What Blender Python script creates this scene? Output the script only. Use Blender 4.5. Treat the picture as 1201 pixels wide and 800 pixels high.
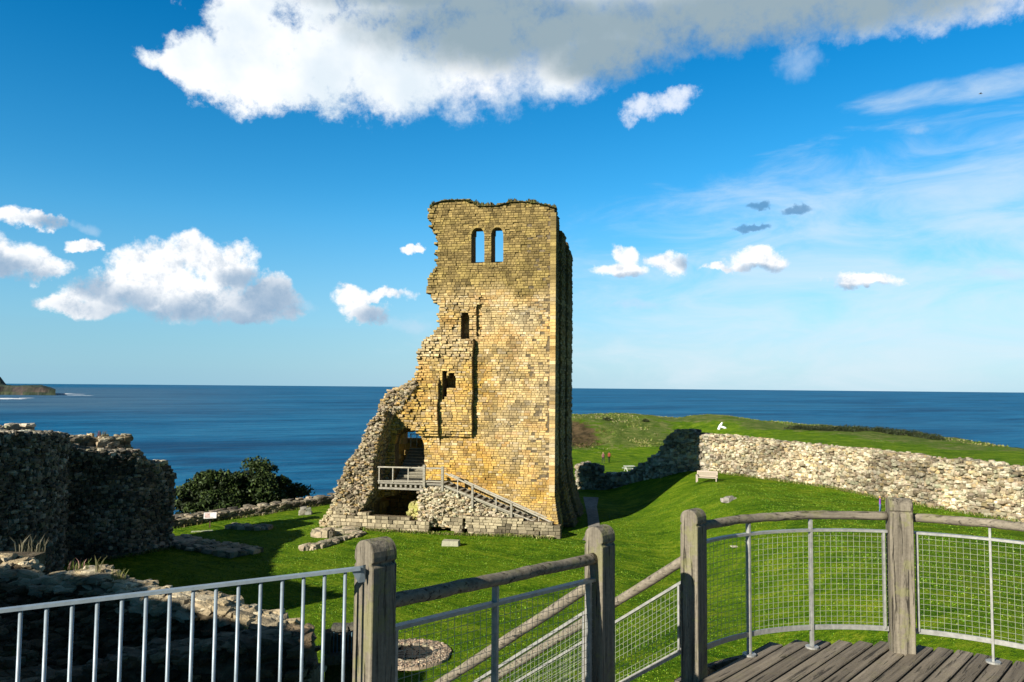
import bpy, math, random
import numpy as np
R = math.radians
rng = np.random.default_rng(7)
random.seed(7)
for o in list(bpy.data.objects): bpy.data.objects.remove(o)
sc = bpy.context.scene
col = sc.collection

# ---------------------------------------------------------------- camera
FPX = 900.0
PITCH = math.atan(52.7/900.0); ROLL = R(0.504)
Fw = np.array([0, math.cos(PITCH), math.sin(PITCH)])
R0 = np.array([1.0, 0, 0]); U0 = np.array([0, -math.sin(PITCH), math.cos(PITCH)])
Rt = R0*math.cos(ROLL)+U0*math.sin(ROLL); Up = -R0*math.sin(ROLL)+U0*math.cos(ROLL)
from mathutils import Matrix, Vector
cd = bpy.data.cameras.new('camera'); cam = bpy.data.objects.new('camera', cd); col.objects.link(cam)
cam.matrix_world = Matrix(((Rt[0], Up[0], -Fw[0], 0), (Rt[1], Up[1], -Fw[1], 0), (Rt[2], Up[2], -Fw[2], 0), (0, 0, 0, 1)))
cd.sensor_width = 36; cd.lens = 36*FPX/1201; cd.clip_start = 0.05; cd.clip_end = 200000
sc.camera = cam

def ray(px, py):
    return Fw*FPX + Rt*(px-600.5) - Up*(py-400.0)
def at(px, py, Y):                       # point seen at that place of the view, at ground distance Y
    d = ray(px, py); return d*(Y/d[1])

# ---------------------------------------------------------------- sun, sky, exposure
SUN_AZ = R(44.5)      # sun stands behind the camera, to the left
SUN_EL = R(26)
sd = np.array([-math.sin(SUN_AZ)*math.cos(SUN_EL), -math.cos(SUN_AZ)*math.cos(SUN_EL), math.sin(SUN_EL)])
sl = bpy.data.lights.new('sun', 'SUN'); so = bpy.data.objects.new('sun', sl); col.objects.link(so)
sl.energy = 5.0; sl.angle = R(0.5); sl.color = (1.0, 0.93, 0.80)
so.rotation_euler = Vector(sd).to_track_quat('Z', 'Y').to_euler()
sc.view_settings.view_transform = 'Standard'; sc.view_settings.look = 'None'
sc.view_settings.exposure = 0.80; sc.view_settings.gamma = 1; sc.view_settings.use_curve_mapping = False
SKY_STRENGTH = 0.09

w = bpy.data.worlds.new('World'); sc.world = w; w.use_nodes = True
nt = w.node_tree; nt.nodes.clear()
class NT:
    """tiny wrapper to write node trees"""
    def __init__(s, nt): s.nt = nt
    def n(s, t, **k):
        x = s.nt.nodes.new(t)
        for a, b in k.items(): setattr(x, a, b)
        return x
    def put(s, sock, v):
        if isinstance(v, bpy.types.NodeSocket): s.nt.links.new(v, sock)
        elif v is not None:
            try: sock.default_value = v
            except Exception: sock.default_value = tuple(v)+(1,) if len(v) == 3 else v
    def m(s, op, a, b=None, c=None, clamp=False):
        x = s.n('ShaderNodeMath', operation=op, use_clamp=clamp)
        s.put(x.inputs[0], a); s.put(x.inputs[1], b); s.put(x.inputs[2], c)
        return x.outputs[0]
    def v(s, op, a, b=None, c=None):
        x = s.n('ShaderNodeVectorMath', operation=op)
        s.put(x.inputs[0], a); s.put(x.inputs[1], b)
        if op == 'SCALE': s.put(x.inputs[3], c)
        elif c is not None: s.put(x.inputs[2], c)
        return x.outputs[1] if op in ('LENGTH', 'DOT_PRODUCT', 'DISTANCE') else x.outputs[0]
    def mix(s, f, a, b, bt='MIX'):
        x = s.n('ShaderNodeMix', data_type='RGBA', blend_type=bt)
        s.put(x.inputs[0], f); s.put(x.inputs[6], a); s.put(x.inputs[7], b)
        return x.outputs[2]
    def noise(s, vec, scale, detail=4, rough=0.55, dist=0, color=False, lac=2.0):
        x = s.n('ShaderNodeTexNoise'); s.put(x.inputs['Vector'], vec); x.inputs['Scale'].default_value = scale
        x.inputs['Detail'].default_value = detail; x.inputs['Roughness'].default_value = rough
        x.inputs['Distortion'].default_value = dist; x.inputs['Lacunarity'].default_value = lac
        return x.outputs['Color' if color else 'Fac']
    def ss(s, x, a, b, lo=0.0, hi=1.0):
        y = s.n('ShaderNodeMapRange', interpolation_type='SMOOTHSTEP')
        s.put(y.inputs[0], x); s.put(y.inputs[1], a); s.put(y.inputs[2], b); s.put(y.inputs[3], lo); s.put(y.inputs[4], hi)
        return y.outputs[0]
    def ramp(s, x, stops, interp='LINEAR'):
        y = s.n('ShaderNodeValToRGB'); cr = y.color_ramp; cr.interpolation = interp
        while len(cr.elements) < len(stops): cr.elements.new(0.5)
        for e, (p, c) in zip(cr.elements, stops): e.position = p; e.color = tuple(c)+(1,)
        s.put(y.inputs[0], x); return y.outputs[0]

def azel(px, py):
    d = ray(px, py); d = d/np.linalg.norm(d)
    return math.atan2(d[0], d[1]), math.asin(d[2])

def build_world():
    T = NT(nt)
    sky = T.n('ShaderNodeTexSky', sky_type='NISHITA'); sky.sun_disc = False
    sky.sun_elevation = SUN_EL; sky.sun_rotation = SUN_AZ + math.pi
    sky.air_density = 1.0; sky.dust_density = 0.3; sky.ozone_density = 2.5; sky.altitude = 50
    g = T.n('ShaderNodeTexCoord').outputs['Generated']
    sx = T.n('ShaderNodeSeparateXYZ'); T.put(sx.inputs[0], g)
    az = T.m('ARCTAN2', sx.outputs[0], sx.outputs[1]); el = T.m('ARCSINE', sx.outputs[2])
    cx = T.n('ShaderNodeCombineXYZ'); T.put(cx.inputs[0], az); T.put(cx.inputs[1], el)
    P = cx.outputs[0]
    # clear air: Nishita, more saturated high up as through a polariser
    elg = T.ss(el, 0.0, 0.62)
    hs = T.n('ShaderNodeHueSaturation'); T.put(hs.inputs['Saturation'], T.m('MULTIPLY_ADD', elg, 0.30, 1.12))
    T.put(hs.inputs['Value'], T.m('MULTIPLY_ADD', elg, 0.25, 1.0)); T.put(hs.inputs['Color'], sky.outputs[0]); hs.inputs['Hue'].default_value = 0.485
    tint = T.ramp(T.m('MULTIPLY', el, 1.7), [(0.0, (.58, .90, 1.15)), (0.15, (.52, .95, 1.22)), (0.35, (.40, 1.0, 1.28)), (0.8, (.03, .78, 1.05)), (1, (.01, .62, .92))])
    clear = T.v('SCALE', T.mix(1.0, hs.outputs[0], tint, 'MULTIPLY'), None, 0.77)
    # warps (fine curl of the cloud edges)
    def warped(scale, amp, det=5, rough=0.6):
        c = T.noise(g, scale, det, rough, color=True)
        return T.v('ADD', P, T.v('MULTIPLY', T.v('SUBTRACT', c, (0.5, 0.5, 0.5)), (amp, amp*0.8, 0)))
    def field(Pw, blobs, off=(0, 0)):
        acc = None
        for (px, py, rx, ry) in blobs:
            a, e = azel(px, py)
            q = T.v('MULTIPLY', T.v('SUBTRACT', Pw, (a-off[0], e-off[1], 0)), (900.0/rx, 900.0/ry, 0))
            d = T.m('SUBTRACT', 1.0, T.v('DOT_PRODUCT', q, q))
            acc = d if acc is None else T.m('SMOOTH_MAX', acc, d, 0.25)
        return acc
    S = 1.0/SKY_STRENGTH*0.56
    # ---- 1 cumulus
    W1 = warped(22, 0.060, 6, 0.60)
    cum = [(92, 360, 50, 13), (128, 345, 44, 26), (158, 322, 34, 30), (190, 322, 38, 36), (228, 302, 33, 26), (262, 318, 36, 32), (215, 350, 116, 27), (290, 357, 66, 20), (318, 345, 28, 20),
           (6, 302, 40, 22), (45, 312, 32, 12), (14, 256, 26, 12), (46, 260, 22, 8), (103, 289, 19, 7),
           (408, 349, 28, 15), (450, 347, 40, 9), (425, 366, 32, 12), (484, 289, 13, 7),
           (735, 300, 20, 17), (730, 320, 34, 11), (785, 308, 23, 13), (884, 304, 36, 13), (850, 313, 28, 7), (1015, 331, 42, 9)]
    f0 = field(W1, cum)
    puff = T.noise(g, 27, 6, 0.66); puff2 = T.noise(T.v('ADD', g, (-0.008, -0.002, 0.012)), 27, 6, 0.66)
    fine = T.noise(g, 75, 5, 0.7)
    a1 = T.ss(T.m('ADD', T.m('MULTIPLY_ADD', T.m('SUBTRACT', puff, 0.5), 2.0, f0), T.m('MULTIPLY', T.m('SUBTRACT', fine, 0.5), 1.0)), -0.12, 0.72)
    W1b = warped(14, 0.05, 5, 0.6)
    dk1 = field(W1b, [(235, 372, 105, 15), (315, 357, 44, 26), (110, 338, 20, 12), (0, 312, 28, 12), (25, 326, 34, 8), (460, 376, 44, 12), (720, 330, 30, 6), (800, 314, 12, 8), (895, 318, 34, 6), (1018, 340, 40, 5), (60, 264, 20, 6), (150, 350, 26, 14), (280, 330, 22, 10)])
    dm = T.ss(T.m('ADD', T.m('MULTIPLY_ADD', T.m('SUBTRACT', puff, 0.5), 1.4, dk1), T.m('MULTIPLY', T.m('SUBTRACT', puff2, puff), 2.0)), -1.5, 1.3)
    rel = T.ss(T.m('SUBTRACT', puff, puff2), -0.20, 0.06)
    l1 = T.m('MULTIPLY', T.m('SUBTRACT', 1.0, T.m('MULTIPLY', dm, 0.88)), T.m('MULTIPLY_ADD', rel, 0.45, 0.55))
    c1 = T.mix(l1, (.27*S, .43*S, .62*S), (1.10*S, 1.11*S, 1.12*S))
    # ---- 2 the large cloud overhead
    W2 = warped(9, 0.075, 8, 0.62)
    top = [(300, 84, 96, 44), (250, 72, 60, 36), (430, 72, 160, 66), (560, 55, 150, 62), (650, 62, 78, 54), (720, 38, 110, 48), (850, 8, 160, 44), (1000, -2, 150, 42), (1110, -12, 90, 34),
           (200, 74, 44, 16), (285, 12, 40, 44), (500, -40, 300, 90), (800, -60, 320, 80)]
    f2 = field(W2, top)
    n2 = T.noise(g, 17, 8, 0.66)
    soft = T.ss(az, R(-16), R(2))
    lo = T.m('MULTIPLY_ADD', soft, -0.35, -0.05); hi = T.m('MULTIPLY_ADD', soft, 0.30, 0.70)
    a2 = T.ss(T.m('ADD', T.m('MULTIPLY_ADD', T.m('SUBTRACT', n2, 0.5), 2.6, f2), T.m('MULTIPLY', T.m('SUBTRACT', fine, 0.5), 0.8)), lo, hi)
    dk = field(warped(5, 0.10, 4, 0.5), [(600, 40, 170, 42), (745, 74, 90, 26), (870, 20, 190, 40), (1010, 0, 140, 34), (520, -10, 170, 30)])
    g2 = T.ss(T.m('MULTIPLY_ADD', T.m('SUBTRACT', n2, 0.5), 1.3, dk), -1.1, 0.7)
    sh2 = T.ss(T.noise(T.v('ADD', g, (0.006, 0, -0.012)), 7, 5, 0.55), 0.35, 0.62)
    c2 = T.mix(g2, T.mix(sh2, (.82*S, .92*S, 1.0*S), (1.12*S, 1.13*S, 1.14*S)), (.33*S, .44*S, .51*S))
    # ---- 3 high thin veil and wisps on the right
    st = T.v('MULTIPLY', P, (1.0, 3.4, 1)); st = T.v('ADD', st, T.v('MULTIPLY', P, (0, 0, 0)))
    rot = T.n('ShaderNodeVectorRotate', rotation_type='Z_AXIS'); T.put(rot.inputs[0], st); rot.inputs['Angle'].default_value = R(-16)
    n3 = T.noise(rot.outputs[0], 6.5, 8, 0.62, 0.6)
    veil = field(P, [(1140, 250, 330, 85), (1120, 330, 420, 80), (1201, 210, 210, 60), (950, 300, 260, 90), (1130, 105, 120, 14), (1000, 400, 500, 60)])
    a3 = T.m('MULTIPLY', T.ss(T.m('MULTIPLY_ADD', T.m('SUBTRACT', n3, 0.5), 3.6, veil), -0.25, 1.7), 0.66)
    c3 = (.78*S, .90*S, .99*S)
    # ---- 4 thin loose rags, two dark ones and faint grey ones
    rag = field(W1, [(885, 243, 14, 6), (937, 245, 20, 6), (882, 268, 20, 5)])
    a4 = T.m('MULTIPLY', T.ss(T.m('MULTIPLY_ADD', T.m('SUBTRACT', puff, 0.5), 1.2, rag), -0.1, 0.8), 0.75)
    rag2 = field(W2, [(940, 78, 30, 22), (474, 378, 40, 9), (1170, 318, 32, 6), (104, 262, 14, 7), (1075, 148, 16, 8), (330, 356, 34, 10), (760, 355, 60, 6)])
    a5 = T.m('MULTIPLY', T.ss(T.m('MULTIPLY_ADD', T.m('SUBTRACT', n2, 0.5), 3.0, rag2), 0.0, 1.6), 0.5)
    # pale haze towards the horizon (part of the sky itself)
    hzc = T.mix(T.ss(az, R(-30), R(20)), (.32*S, .60*S, .80*S), (.56*S, .80*S, .96*S))
    hz = T.m('MULTIPLY', T.m('POWER', T.ss(el, 0.27, -0.06), 1.3), 0.88)
    out = T.mix(hz, clear, hzc)
    out = T.mix(a3, out, c3)
    out = T.mix(a5, out, (.62*S, .78*S, .95*S))
    wis = field(warped(13, .05, 8, .7), [(770, 126, 46, 14), (798, 113, 22, 12), (738, 140, 14, 14)])
    a6 = T.m('MULTIPLY', T.ss(T.m('ADD', T.m('MULTIPLY_ADD', T.m('SUBTRACT', puff, 0.5), 2.6, wis), T.m('MULTIPLY', T.m('SUBTRACT', fine, .5), 1.6)), -0.1, 1.3), 0.85)
    out = T.mix(a6, out, (.95*S, 1.0*S, 1.1*S))
    out = T.mix(a4, out, (.10*S, .28*S, .52*S))
    out = T.mix(a1, out, c1)
    out = T.mix(a2, out, c2)
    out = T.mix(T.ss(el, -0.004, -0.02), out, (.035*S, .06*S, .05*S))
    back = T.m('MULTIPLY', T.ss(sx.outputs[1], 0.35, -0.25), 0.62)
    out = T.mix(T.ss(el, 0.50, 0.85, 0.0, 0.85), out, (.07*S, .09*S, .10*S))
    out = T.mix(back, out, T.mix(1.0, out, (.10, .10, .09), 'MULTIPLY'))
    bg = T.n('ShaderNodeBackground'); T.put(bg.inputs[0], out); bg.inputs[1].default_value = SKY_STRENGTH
    o = T.n('ShaderNodeOutputWorld'); nt.links.new(bg.outputs[0], o.inputs[0])
build_world()
w.cycles.sampling_method = 'MANUAL'; w.cycles.sample_map_resolution = 512

# ================================================================ helpers
def link(o, parent=None):
    col.objects.link(o)
    if parent is not None: o.parent = parent
    return o
def tag(o, label=None, cat=None, group=None, kind=None):
    if label: o['label'] = label
    if cat: o['category'] = cat
    if group: o['group'] = group
    if kind: o['kind'] = kind
    return o
def empty(name, loc=(0, 0, 0), rz=0):
    o = bpy.data.objects.new(name, None); o.location = tuple(loc); o.rotation_euler = (0, 0, rz)
    o.empty_display_size = 0.2
    return link(o)

def sm(t):
    t = np.clip(t, 0, 1); return t*t*(3-2*t)
def _h(ix, iy, iz, seed):
    n = (ix.astype(np.int64)*374761393 + iy.astype(np.int64)*668265263 + iz.astype(np.int64)*2147483647 + seed*144665) & 0xffffffff
    n = ((n ^ (n >> 13))*1274126177) & 0xffffffff
    n = (n ^ (n >> 16)) & 0xffff
    return n/65535.0
def vnoise(x, y, z=0.0, seed=0):
    x, y, z = np.broadcast_arrays(np.asarray(x, float), np.asarray(y, float), np.asarray(z, float))
    ix, iy, iz = np.floor(x), np.floor(y), np.floor(z); fx, fy, fz = sm(x-ix), sm(y-iy), sm(z-iz)
    ix, iy, iz = ix.astype(np.int64), iy.astype(np.int64), iz.astype(np.int64)
    r = 0
    for a in (0, 1):
        for b in (0, 1):
            for c in (0, 1):
                r = r + _h(ix+a, iy+b, iz+c, seed)*np.where(a, fx, 1-fx)*np.where(b, fy, 1-fy)*np.where(c, fz, 1-fz)
    return r
def fbm(x, y, z=0.0, seed=0, oct=4):
    r = 0; a = 0.5; t = 0
    for i in range(oct):
        k = 2.0**i; r = r + a*vnoise(np.asarray(x)*k, np.asarray(y)*k, np.asarray(z)*k, seed+i); t += a; a *= 0.5
    return r/t

class MB:
    def __init__(s): s.V = []; s.F = []; s.C = []; s.M = []; s.nv = 0
    def add(s, V, F, c=(.5, .5, .5), mi=0):
        V = np.asarray(V, float).reshape(-1, 3)
        s.V.append(V); s.C.append(np.broadcast_to(np.asarray(c, float), (len(V), 3)))
        for f in F: s.F.append([i+s.nv for i in f]); s.M.append(mi)
        s.nv += len(V)
    def batch(s, V, T, C, mi=0):            # V (n,k,3), T face template, C (n,3)
        n, k = V.shape[:2]
        if n == 0: return
        s.V.append(V.reshape(-1, 3)); s.C.append(np.repeat(C, k, axis=0))
        T = np.asarray(T); F = (T[None]+(np.arange(n)*k)[:, None, None]+s.nv).reshape(-1, T.shape[1])
        s.F.extend(F.tolist()); s.M.extend([mi]*len(F)); s.nv += n*k
    def box(s, c, sz, c3=(.5, .5, .5), ax=None, mi=0, taper=1.0):
        c = np.asarray(c, float); h = np.asarray(sz, float)/2
        A = np.eye(3) if ax is None else np.asarray(ax, float)
        q = []
        for z in (-1, 1):
            for (x, y) in ((-1, -1), (1, -1), (1, 1), (-1, 1)):
                k = taper if z > 0 else 1
                q.append(c + A[0]*x*h[0]*k + A[1]*y*h[1]*k + A[2]*z*h[2])
        s.add(q, [(0, 3, 2, 1), (4, 5, 6, 7), (0, 1, 5, 4), (1, 2, 6, 5), (2, 3, 7, 6), (3, 0, 4, 7)], c3, mi)
    def bar(s, a, b, wd, th, c3=(.5, .5, .5), up=(0, 0, 1), mi=0):      # box from a to b; wd sideways, th along up
        a = np.asarray(a, float); b = np.asarray(b, float); d = b-a; L = np.linalg.norm(d); d = d/L
        u = np.asarray(up, float); sd_ = np.cross(d, u); sd_ /= np.linalg.norm(sd_); u = np.cross(sd_, d)
        s.box((a+b)/2, (L, wd, th), c3, (d, sd_, u), mi)
    def tube(s, P, r, n=8, c3=(.5, .5, .5), mi=0, caps=True, ell=1.0):
        P = [np.asarray(p, float) for p in P]; rr = [r]*len(P) if np.isscalar(r) else r
        ring = []
        ref = np.array([0, 0, 1.0])
        for i, p in enumerate(P):
            d = P[min(i+1, len(P)-1)]-P[max(i-1, 0)]; d = d/(np.linalg.norm(d)+1e-9)
            rf = ref if abs(d[2]) < 0.95 else np.array([0, 1.0, 0])
            a = np.cross(d, rf); a /= np.linalg.norm(a); b = np.cross(a, d)
            for k in range(n):
                t = 2*math.pi*k/n; ring.append(p+rr[i]*(a*math.cos(t)+b*ell*math.sin(t)))
        F = []
        for i in range(len(P)-1):
            for k in range(n):
                F.append((i*n+k, i*n+(k+1) % n, (i+1)*n+(k+1) % n, (i+1)*n+k))
        if caps: F.append(tuple(range(n-1, -1, -1))); F.append(tuple((len(P)-1)*n+k for k in range(n)))
        s.add(ring, F, c3, mi)
    def build(s, name, mats, parent=None, smooth=False, loc=None):
        me = bpy.data.meshes.new(name)
        V = np.concatenate(s.V) if s.V else np.zeros((0, 3))
        if loc is not None: V = V-np.asarray(loc, float)
        me.from_pydata(V.tolist(), [], s.F)
        ca = me.color_attributes.new('Col', 'FLOAT_COLOR', 'POINT')
        C = np.concatenate(s.C); ca.data.foreach_set('color', np.hstack([C, np.ones((len(C), 1))]).astype(np.float32).ravel())
        for m in (mats if isinstance(mats, (list, tuple)) else [mats]): me.materials.append(m)
        me.polygons.foreach_set('material_index', s.M)
        if smooth: me.polygons.foreach_set('use_smooth', [True]*len(me.polygons))
        me.update()
        o = bpy.data.objects.new(name, me)
        if loc is not None: o.location = tuple(loc)
        return link(o, parent)

# ================================================================ materials
def mat(name):
    m = bpy.data.materials.new(name); m.use_nodes = True; m.node_tree.nodes.clear()
    T = NT(m.node_tree)
    b = T.n('ShaderNodeBsdfPrincipled'); o = T.n('ShaderNodeOutputMaterial')
    m.node_tree.links.new(b.outputs[0], o.inputs[0]); b.inputs['Specular IOR Level'].default_value = 0.2
    return m, T, b
def bump(T, b, h, strength=0.5, dist=0.02):
    x = T.n('ShaderNodeBump'); x.inputs['Strength'].default_value = strength; x.inputs['Distance'].default_value = dist
    T.put(x.inputs['Height'], h); T.put(b.inputs['Normal'], x.outputs[0])
def stone_mat(name, fs=3.0, bd=0.05, contrast=0.5, tint=(1, 1, 1), lichen=0.0, bs=0.8):
    m, T, b = mat(name)
    at_ = T.n('ShaderNodeVertexColor', layer_name='Col').outputs[0]
    g = T.n('ShaderNodeTexCoord').outputs['Object']
    n1 = T.noise(g, fs, 6, 0.65); n2 = T.noise(g, fs*5, 5, 0.6); n3 = T.noise(g, 0.5, 4, 0.6)
    f = T.m('ADD', T.m('MULTIPLY', T.m('SUBTRACT', n1, 0.5), contrast*2.4), T.m('MULTIPLY', T.m('SUBTRACT', n2, 0.5), contrast*1.8))
    f = T.m('ADD', f, 1.0)
    c = T.mix(1.0, at_, T.ramp(T.m('MULTIPLY', f, 0.5), [(0, (0.25*tint[0], 0.25*tint[1], .25*tint[2])), (0.5, (tint[0], tint[1], tint[2])), (1, (1.5*tint[0], 1.5*tint[1], 1.45*tint[2]))]), 'MULTIPLY')
    if lichen:
        c = T.mix(T.m('MULTIPLY', T.ss(n3, 0.55, 0.68), lichen), c, (.16, .17, .08))
    T.put(b.inputs['Base Color'], c); b.inputs['Roughness'].default_value = 0.95
    bump(T, b, T.m('ADD', n1, T.m('MULTIPLY', n2, 0.5)), bs, bd)
    return m
M_ASH = stone_mat('ashlar stone', 3.2, 0.09, 0.62)
M_RUB = stone_mat('rubble stone', 3.5, 0.10, 0.5)
M_MORT, T_, b_ = mat('old mortar')
g_ = T_.n('ShaderNodeTexCoord').outputs['Object']; n_ = T_.noise(g_, 4, 6, 0.7)
T_.put(b_.inputs['Base Color'], T_.ramp(n_, [(0.3, (.07, .055, .035)), (0.7, (.23, .18, .11))])); b_.inputs['Roughness'].default_value = 1
bump(T_, b_, n_, 1.0, 0.15)
M_EARTH, T_, b_ = mat('weathered rubble core')
g_ = T_.n('ShaderNodeTexCoord').outputs['Object']; n_ = T_.noise(g_, 2.5, 8, 0.72); n2_ = T_.noise(g_, 0.8, 4, 0.6)
c_ = T_.ramp(n_, [(0.3, (.04, .03, .018)), (0.5, (.12, .095, .06)), (0.72, (.26, .21, .14))])
c_ = T_.mix(T_.ss(n2_, 0.55, 0.66), c_, (.06, .085, .025))
T_.put(b_.inputs['Base Color'], c_); b_.inputs['Roughness'].default_value = 1
bump(T_, b_, n_, 1.0, 0.25)

def wood_mat(name, lo, hi, axis='Z', scale=1.0, moss=0.0, bd=0.008):
    m, T, b = mat(name)
    g = T.n('ShaderNodeTexCoord').outputs['Object']
    st = {'Z': (22, 22, 1.1), 'X': (1.1, 22, 22), 'Y': (22, 1.1, 22)}[axis]
    v = T.v('MULTIPLY', g, tuple(x*scale for x in st))
    n1 = T.noise(v, 1.3, 8, 0.7, 0.6); n2 = T.noise(g, 60, 4, 0.6); n3 = T.noise(g, 5.5, 5, 0.6)
    crack = T.ss(T.noise(T.v('MULTIPLY', v, (2.2, 2.2, 2.2)), 1.0, 4, 0.6, 0.8), 0.43, 0.34)
    c = T.ramp(T.m('ADD', T.m('MULTIPLY', n1, 0.8), T.m('MULTIPLY', n2, 0.2)), [(0.28, lo), (0.62, hi)])
    c = T.mix(T.m('MULTIPLY', crack, 0.8), c, tuple(0.25*x for x in lo))
    c = T.mix(T.m('MULTIPLY', T.ss(n3, 0.52, 0.7), 0.45), c, tuple(0.55*x for x in hi))
    if moss: c = T.mix(T.m('MULTIPLY', T.ss(T.noise(g, 9, 6, 0.65), 0.52, 0.62), moss), c, (.20, .20, .08))
    at_ = T.n('ShaderNodeVertexColor', layer_name='Col').outputs[0]
    c = T.mix(1.0, c, T.v('MULTIPLY', at_, (2, 2, 2)), 'MULTIPLY')
    T.put(b.inputs['Base Color'], c); b.inputs['Roughness'].default_value = 0.9
    bump(T, b, T.m('SUBTRACT', T.m('ADD', n1, T.m('MULTIPLY', n2, 0.4)), T.m('MULTIPLY', crack, 0.8)), 0.9, bd)
    return m
M_POST = wood_mat('weathered oak post', (.042, .036, .028), (.26, .228, .175), 'Z', 1.0, 0.5)
M_RAIL = wood_mat('weathered handrail', (.12, .10, .08), (.44, .39, .31), 'X', 1.0, 0.25)
M_DECK = wood_mat('deck board wood', (.075, .06, .05), (.25, .215, .18), 'X', 0.8, 0.1)
M_TOWERWOOD = wood_mat('grey stair timber', (.13, .12, .10), (.29, .27, .225), 'X', 0.4)
def simple(name, c, rough=0.6, metal=0.0, var=0.15, scale=12, spec=0.3, bd=0.002):
    m, T, b = mat(name)
    g = T.n('ShaderNodeTexCoord').outputs['Object']; n = T.noise(g, scale, 5, 0.6)
    T.put(b.inputs['Base Color'], T.ramp(n, [(0.3, tuple(x*(1-var) for x in c)), (0.7, tuple(min(1, x*(1+var)) for x in c))]))
    b.inputs['Roughness'].default_value = rough; b.inputs['Metallic'].default_value = metal; b.inputs['Specular IOR Level'].default_value = spec
    bump(T, b, n, 0.3, bd)
    return m
M_GALV = simple('galvanised steel', (.33, .33, .31), 0.5, 0.35, 0.25, 30)
M_WIRE = simple('galvanised wire', (.34, .36, .28), 0.5, 0.2, 0.1, 30)
M_RAILING = simple('pale galvanised tube', (.24, .29, .33), 0.42, 0.25, 0.12, 40)
M_DARK = simple('dark steel', (.03, .035, .04), 0.5, 0.5, 0.2)

# ================================================================ terrain
EDGE = np.array([(-200, 40), (-60, 62), (-40, 68), (-29, 72), (-18, 80.5), (-8, 92), (2, 120), (8, 150), (13, 188), (22, 200), (38, 196), (53, 186), (62, 165), (67, 150), (71, 128), (73, 115), (75, 104), (85, 60), (92, 0), (90, -80), (-200, -80)], float)
WELL = None
def edge_sd(x, y):                      # signed distance to the cliff edge, positive on land
    x = np.asarray(x, float); y = np.asarray(y, float)
    best = np.full(x.shape, 1e9); ins = np.zeros(x.shape, bool); n = len(EDGE)
    for i in range(n):
        a = EDGE[i]; b = EDGE[(i+1) % n]; e = b-a
        t = np.clip(((x-a[0])*e[0]+(y-a[1])*e[1])/(e@e), 0, 1)
        d = np.hypot(x-a[0]-t*e[0], y-a[1]-t*e[1]); best = np.minimum(best, d)
        c = (a[1] > y) != (b[1] > y)
        with np.errstate(divide='ignore', invalid='ignore'):
            xi = a[0]+(y-a[1])*e[0]/(e[1] if e[1] != 0 else 1e-9)
        ins ^= c & (x < xi)
    return np.where(ins, best, -best)
def ground(x, y, fine=True):
    x = np.asarray(x, float); y = np.asarray(y, float)
    z = np.full(np.broadcast(x, y).shape, -11.6)
    rise = sm((x-10)/9.0)*3.2
    back = 1-sm((y-86)/16.0)*(1-sm((x-24-0.12*(y-86))/16.0))
    z = z + rise*back
    dip = sm((y-84)/16)*(1-sm((x-30)/25.0)); z = z-0.5*dip
    z = z + sm((y-132)/55.0)*(1-sm((x-30)/30.0))*5.2 + sm((y-95)/50.0)*sm((x-30)/30.0)*0.9
    z = z + 0.9*np.exp(-((x-17)**2/30+(y-168)**2/160.0)) - 1.3*np.exp(-((x-14)**2/22+(y-155)**2/60.0))
    # bank under the cross wall
    z = z - 0.4*sm((-x-12)/14.0)
    if fine:
        z = z + (fbm(x/6.0, y/6.0, 0, 3, 3)-0.5)*0.35 + (fbm(x/1.6, y/1.6, 0, 9, 3)-0.5)*0.08
        z = z + (fbm(x/3.0, y/3.0, 0, 19, 4)-0.5)*.6*sm((y-118)/20.0)
    if WELL is not None: z = z-1.9*sm((1.5-np.hypot(x-WELL[0], y-WELL[1]))/.7)
    s = edge_sd(x, y)+ (fbm(x/9.0, y/9.0, 0, 5, 3)-0.5)*5*sm((y-90)/30)
    z = np.where(s < 0, np.maximum(-89.5, z + s*1.5 + (fbm(x/8.0, y/8.0, 0, 31, 4)-.5)*np.minimum(8, -s)), z)
    return z
def gz(x, y): return float(ground(np.array([x]), np.array([y]))[0])
def onground(px, py, lo=20, hi=260):
    d = ray(px, py)
    Y = np.linspace(lo, hi, 2400); P = d[None]*(Y/d[1])[:, None]
    g = ground(P[:, 0], P[:, 1]); k = np.argmax(P[:, 2] < g)
    return np.array([P[k, 0], P[k, 1], g[k]])

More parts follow.
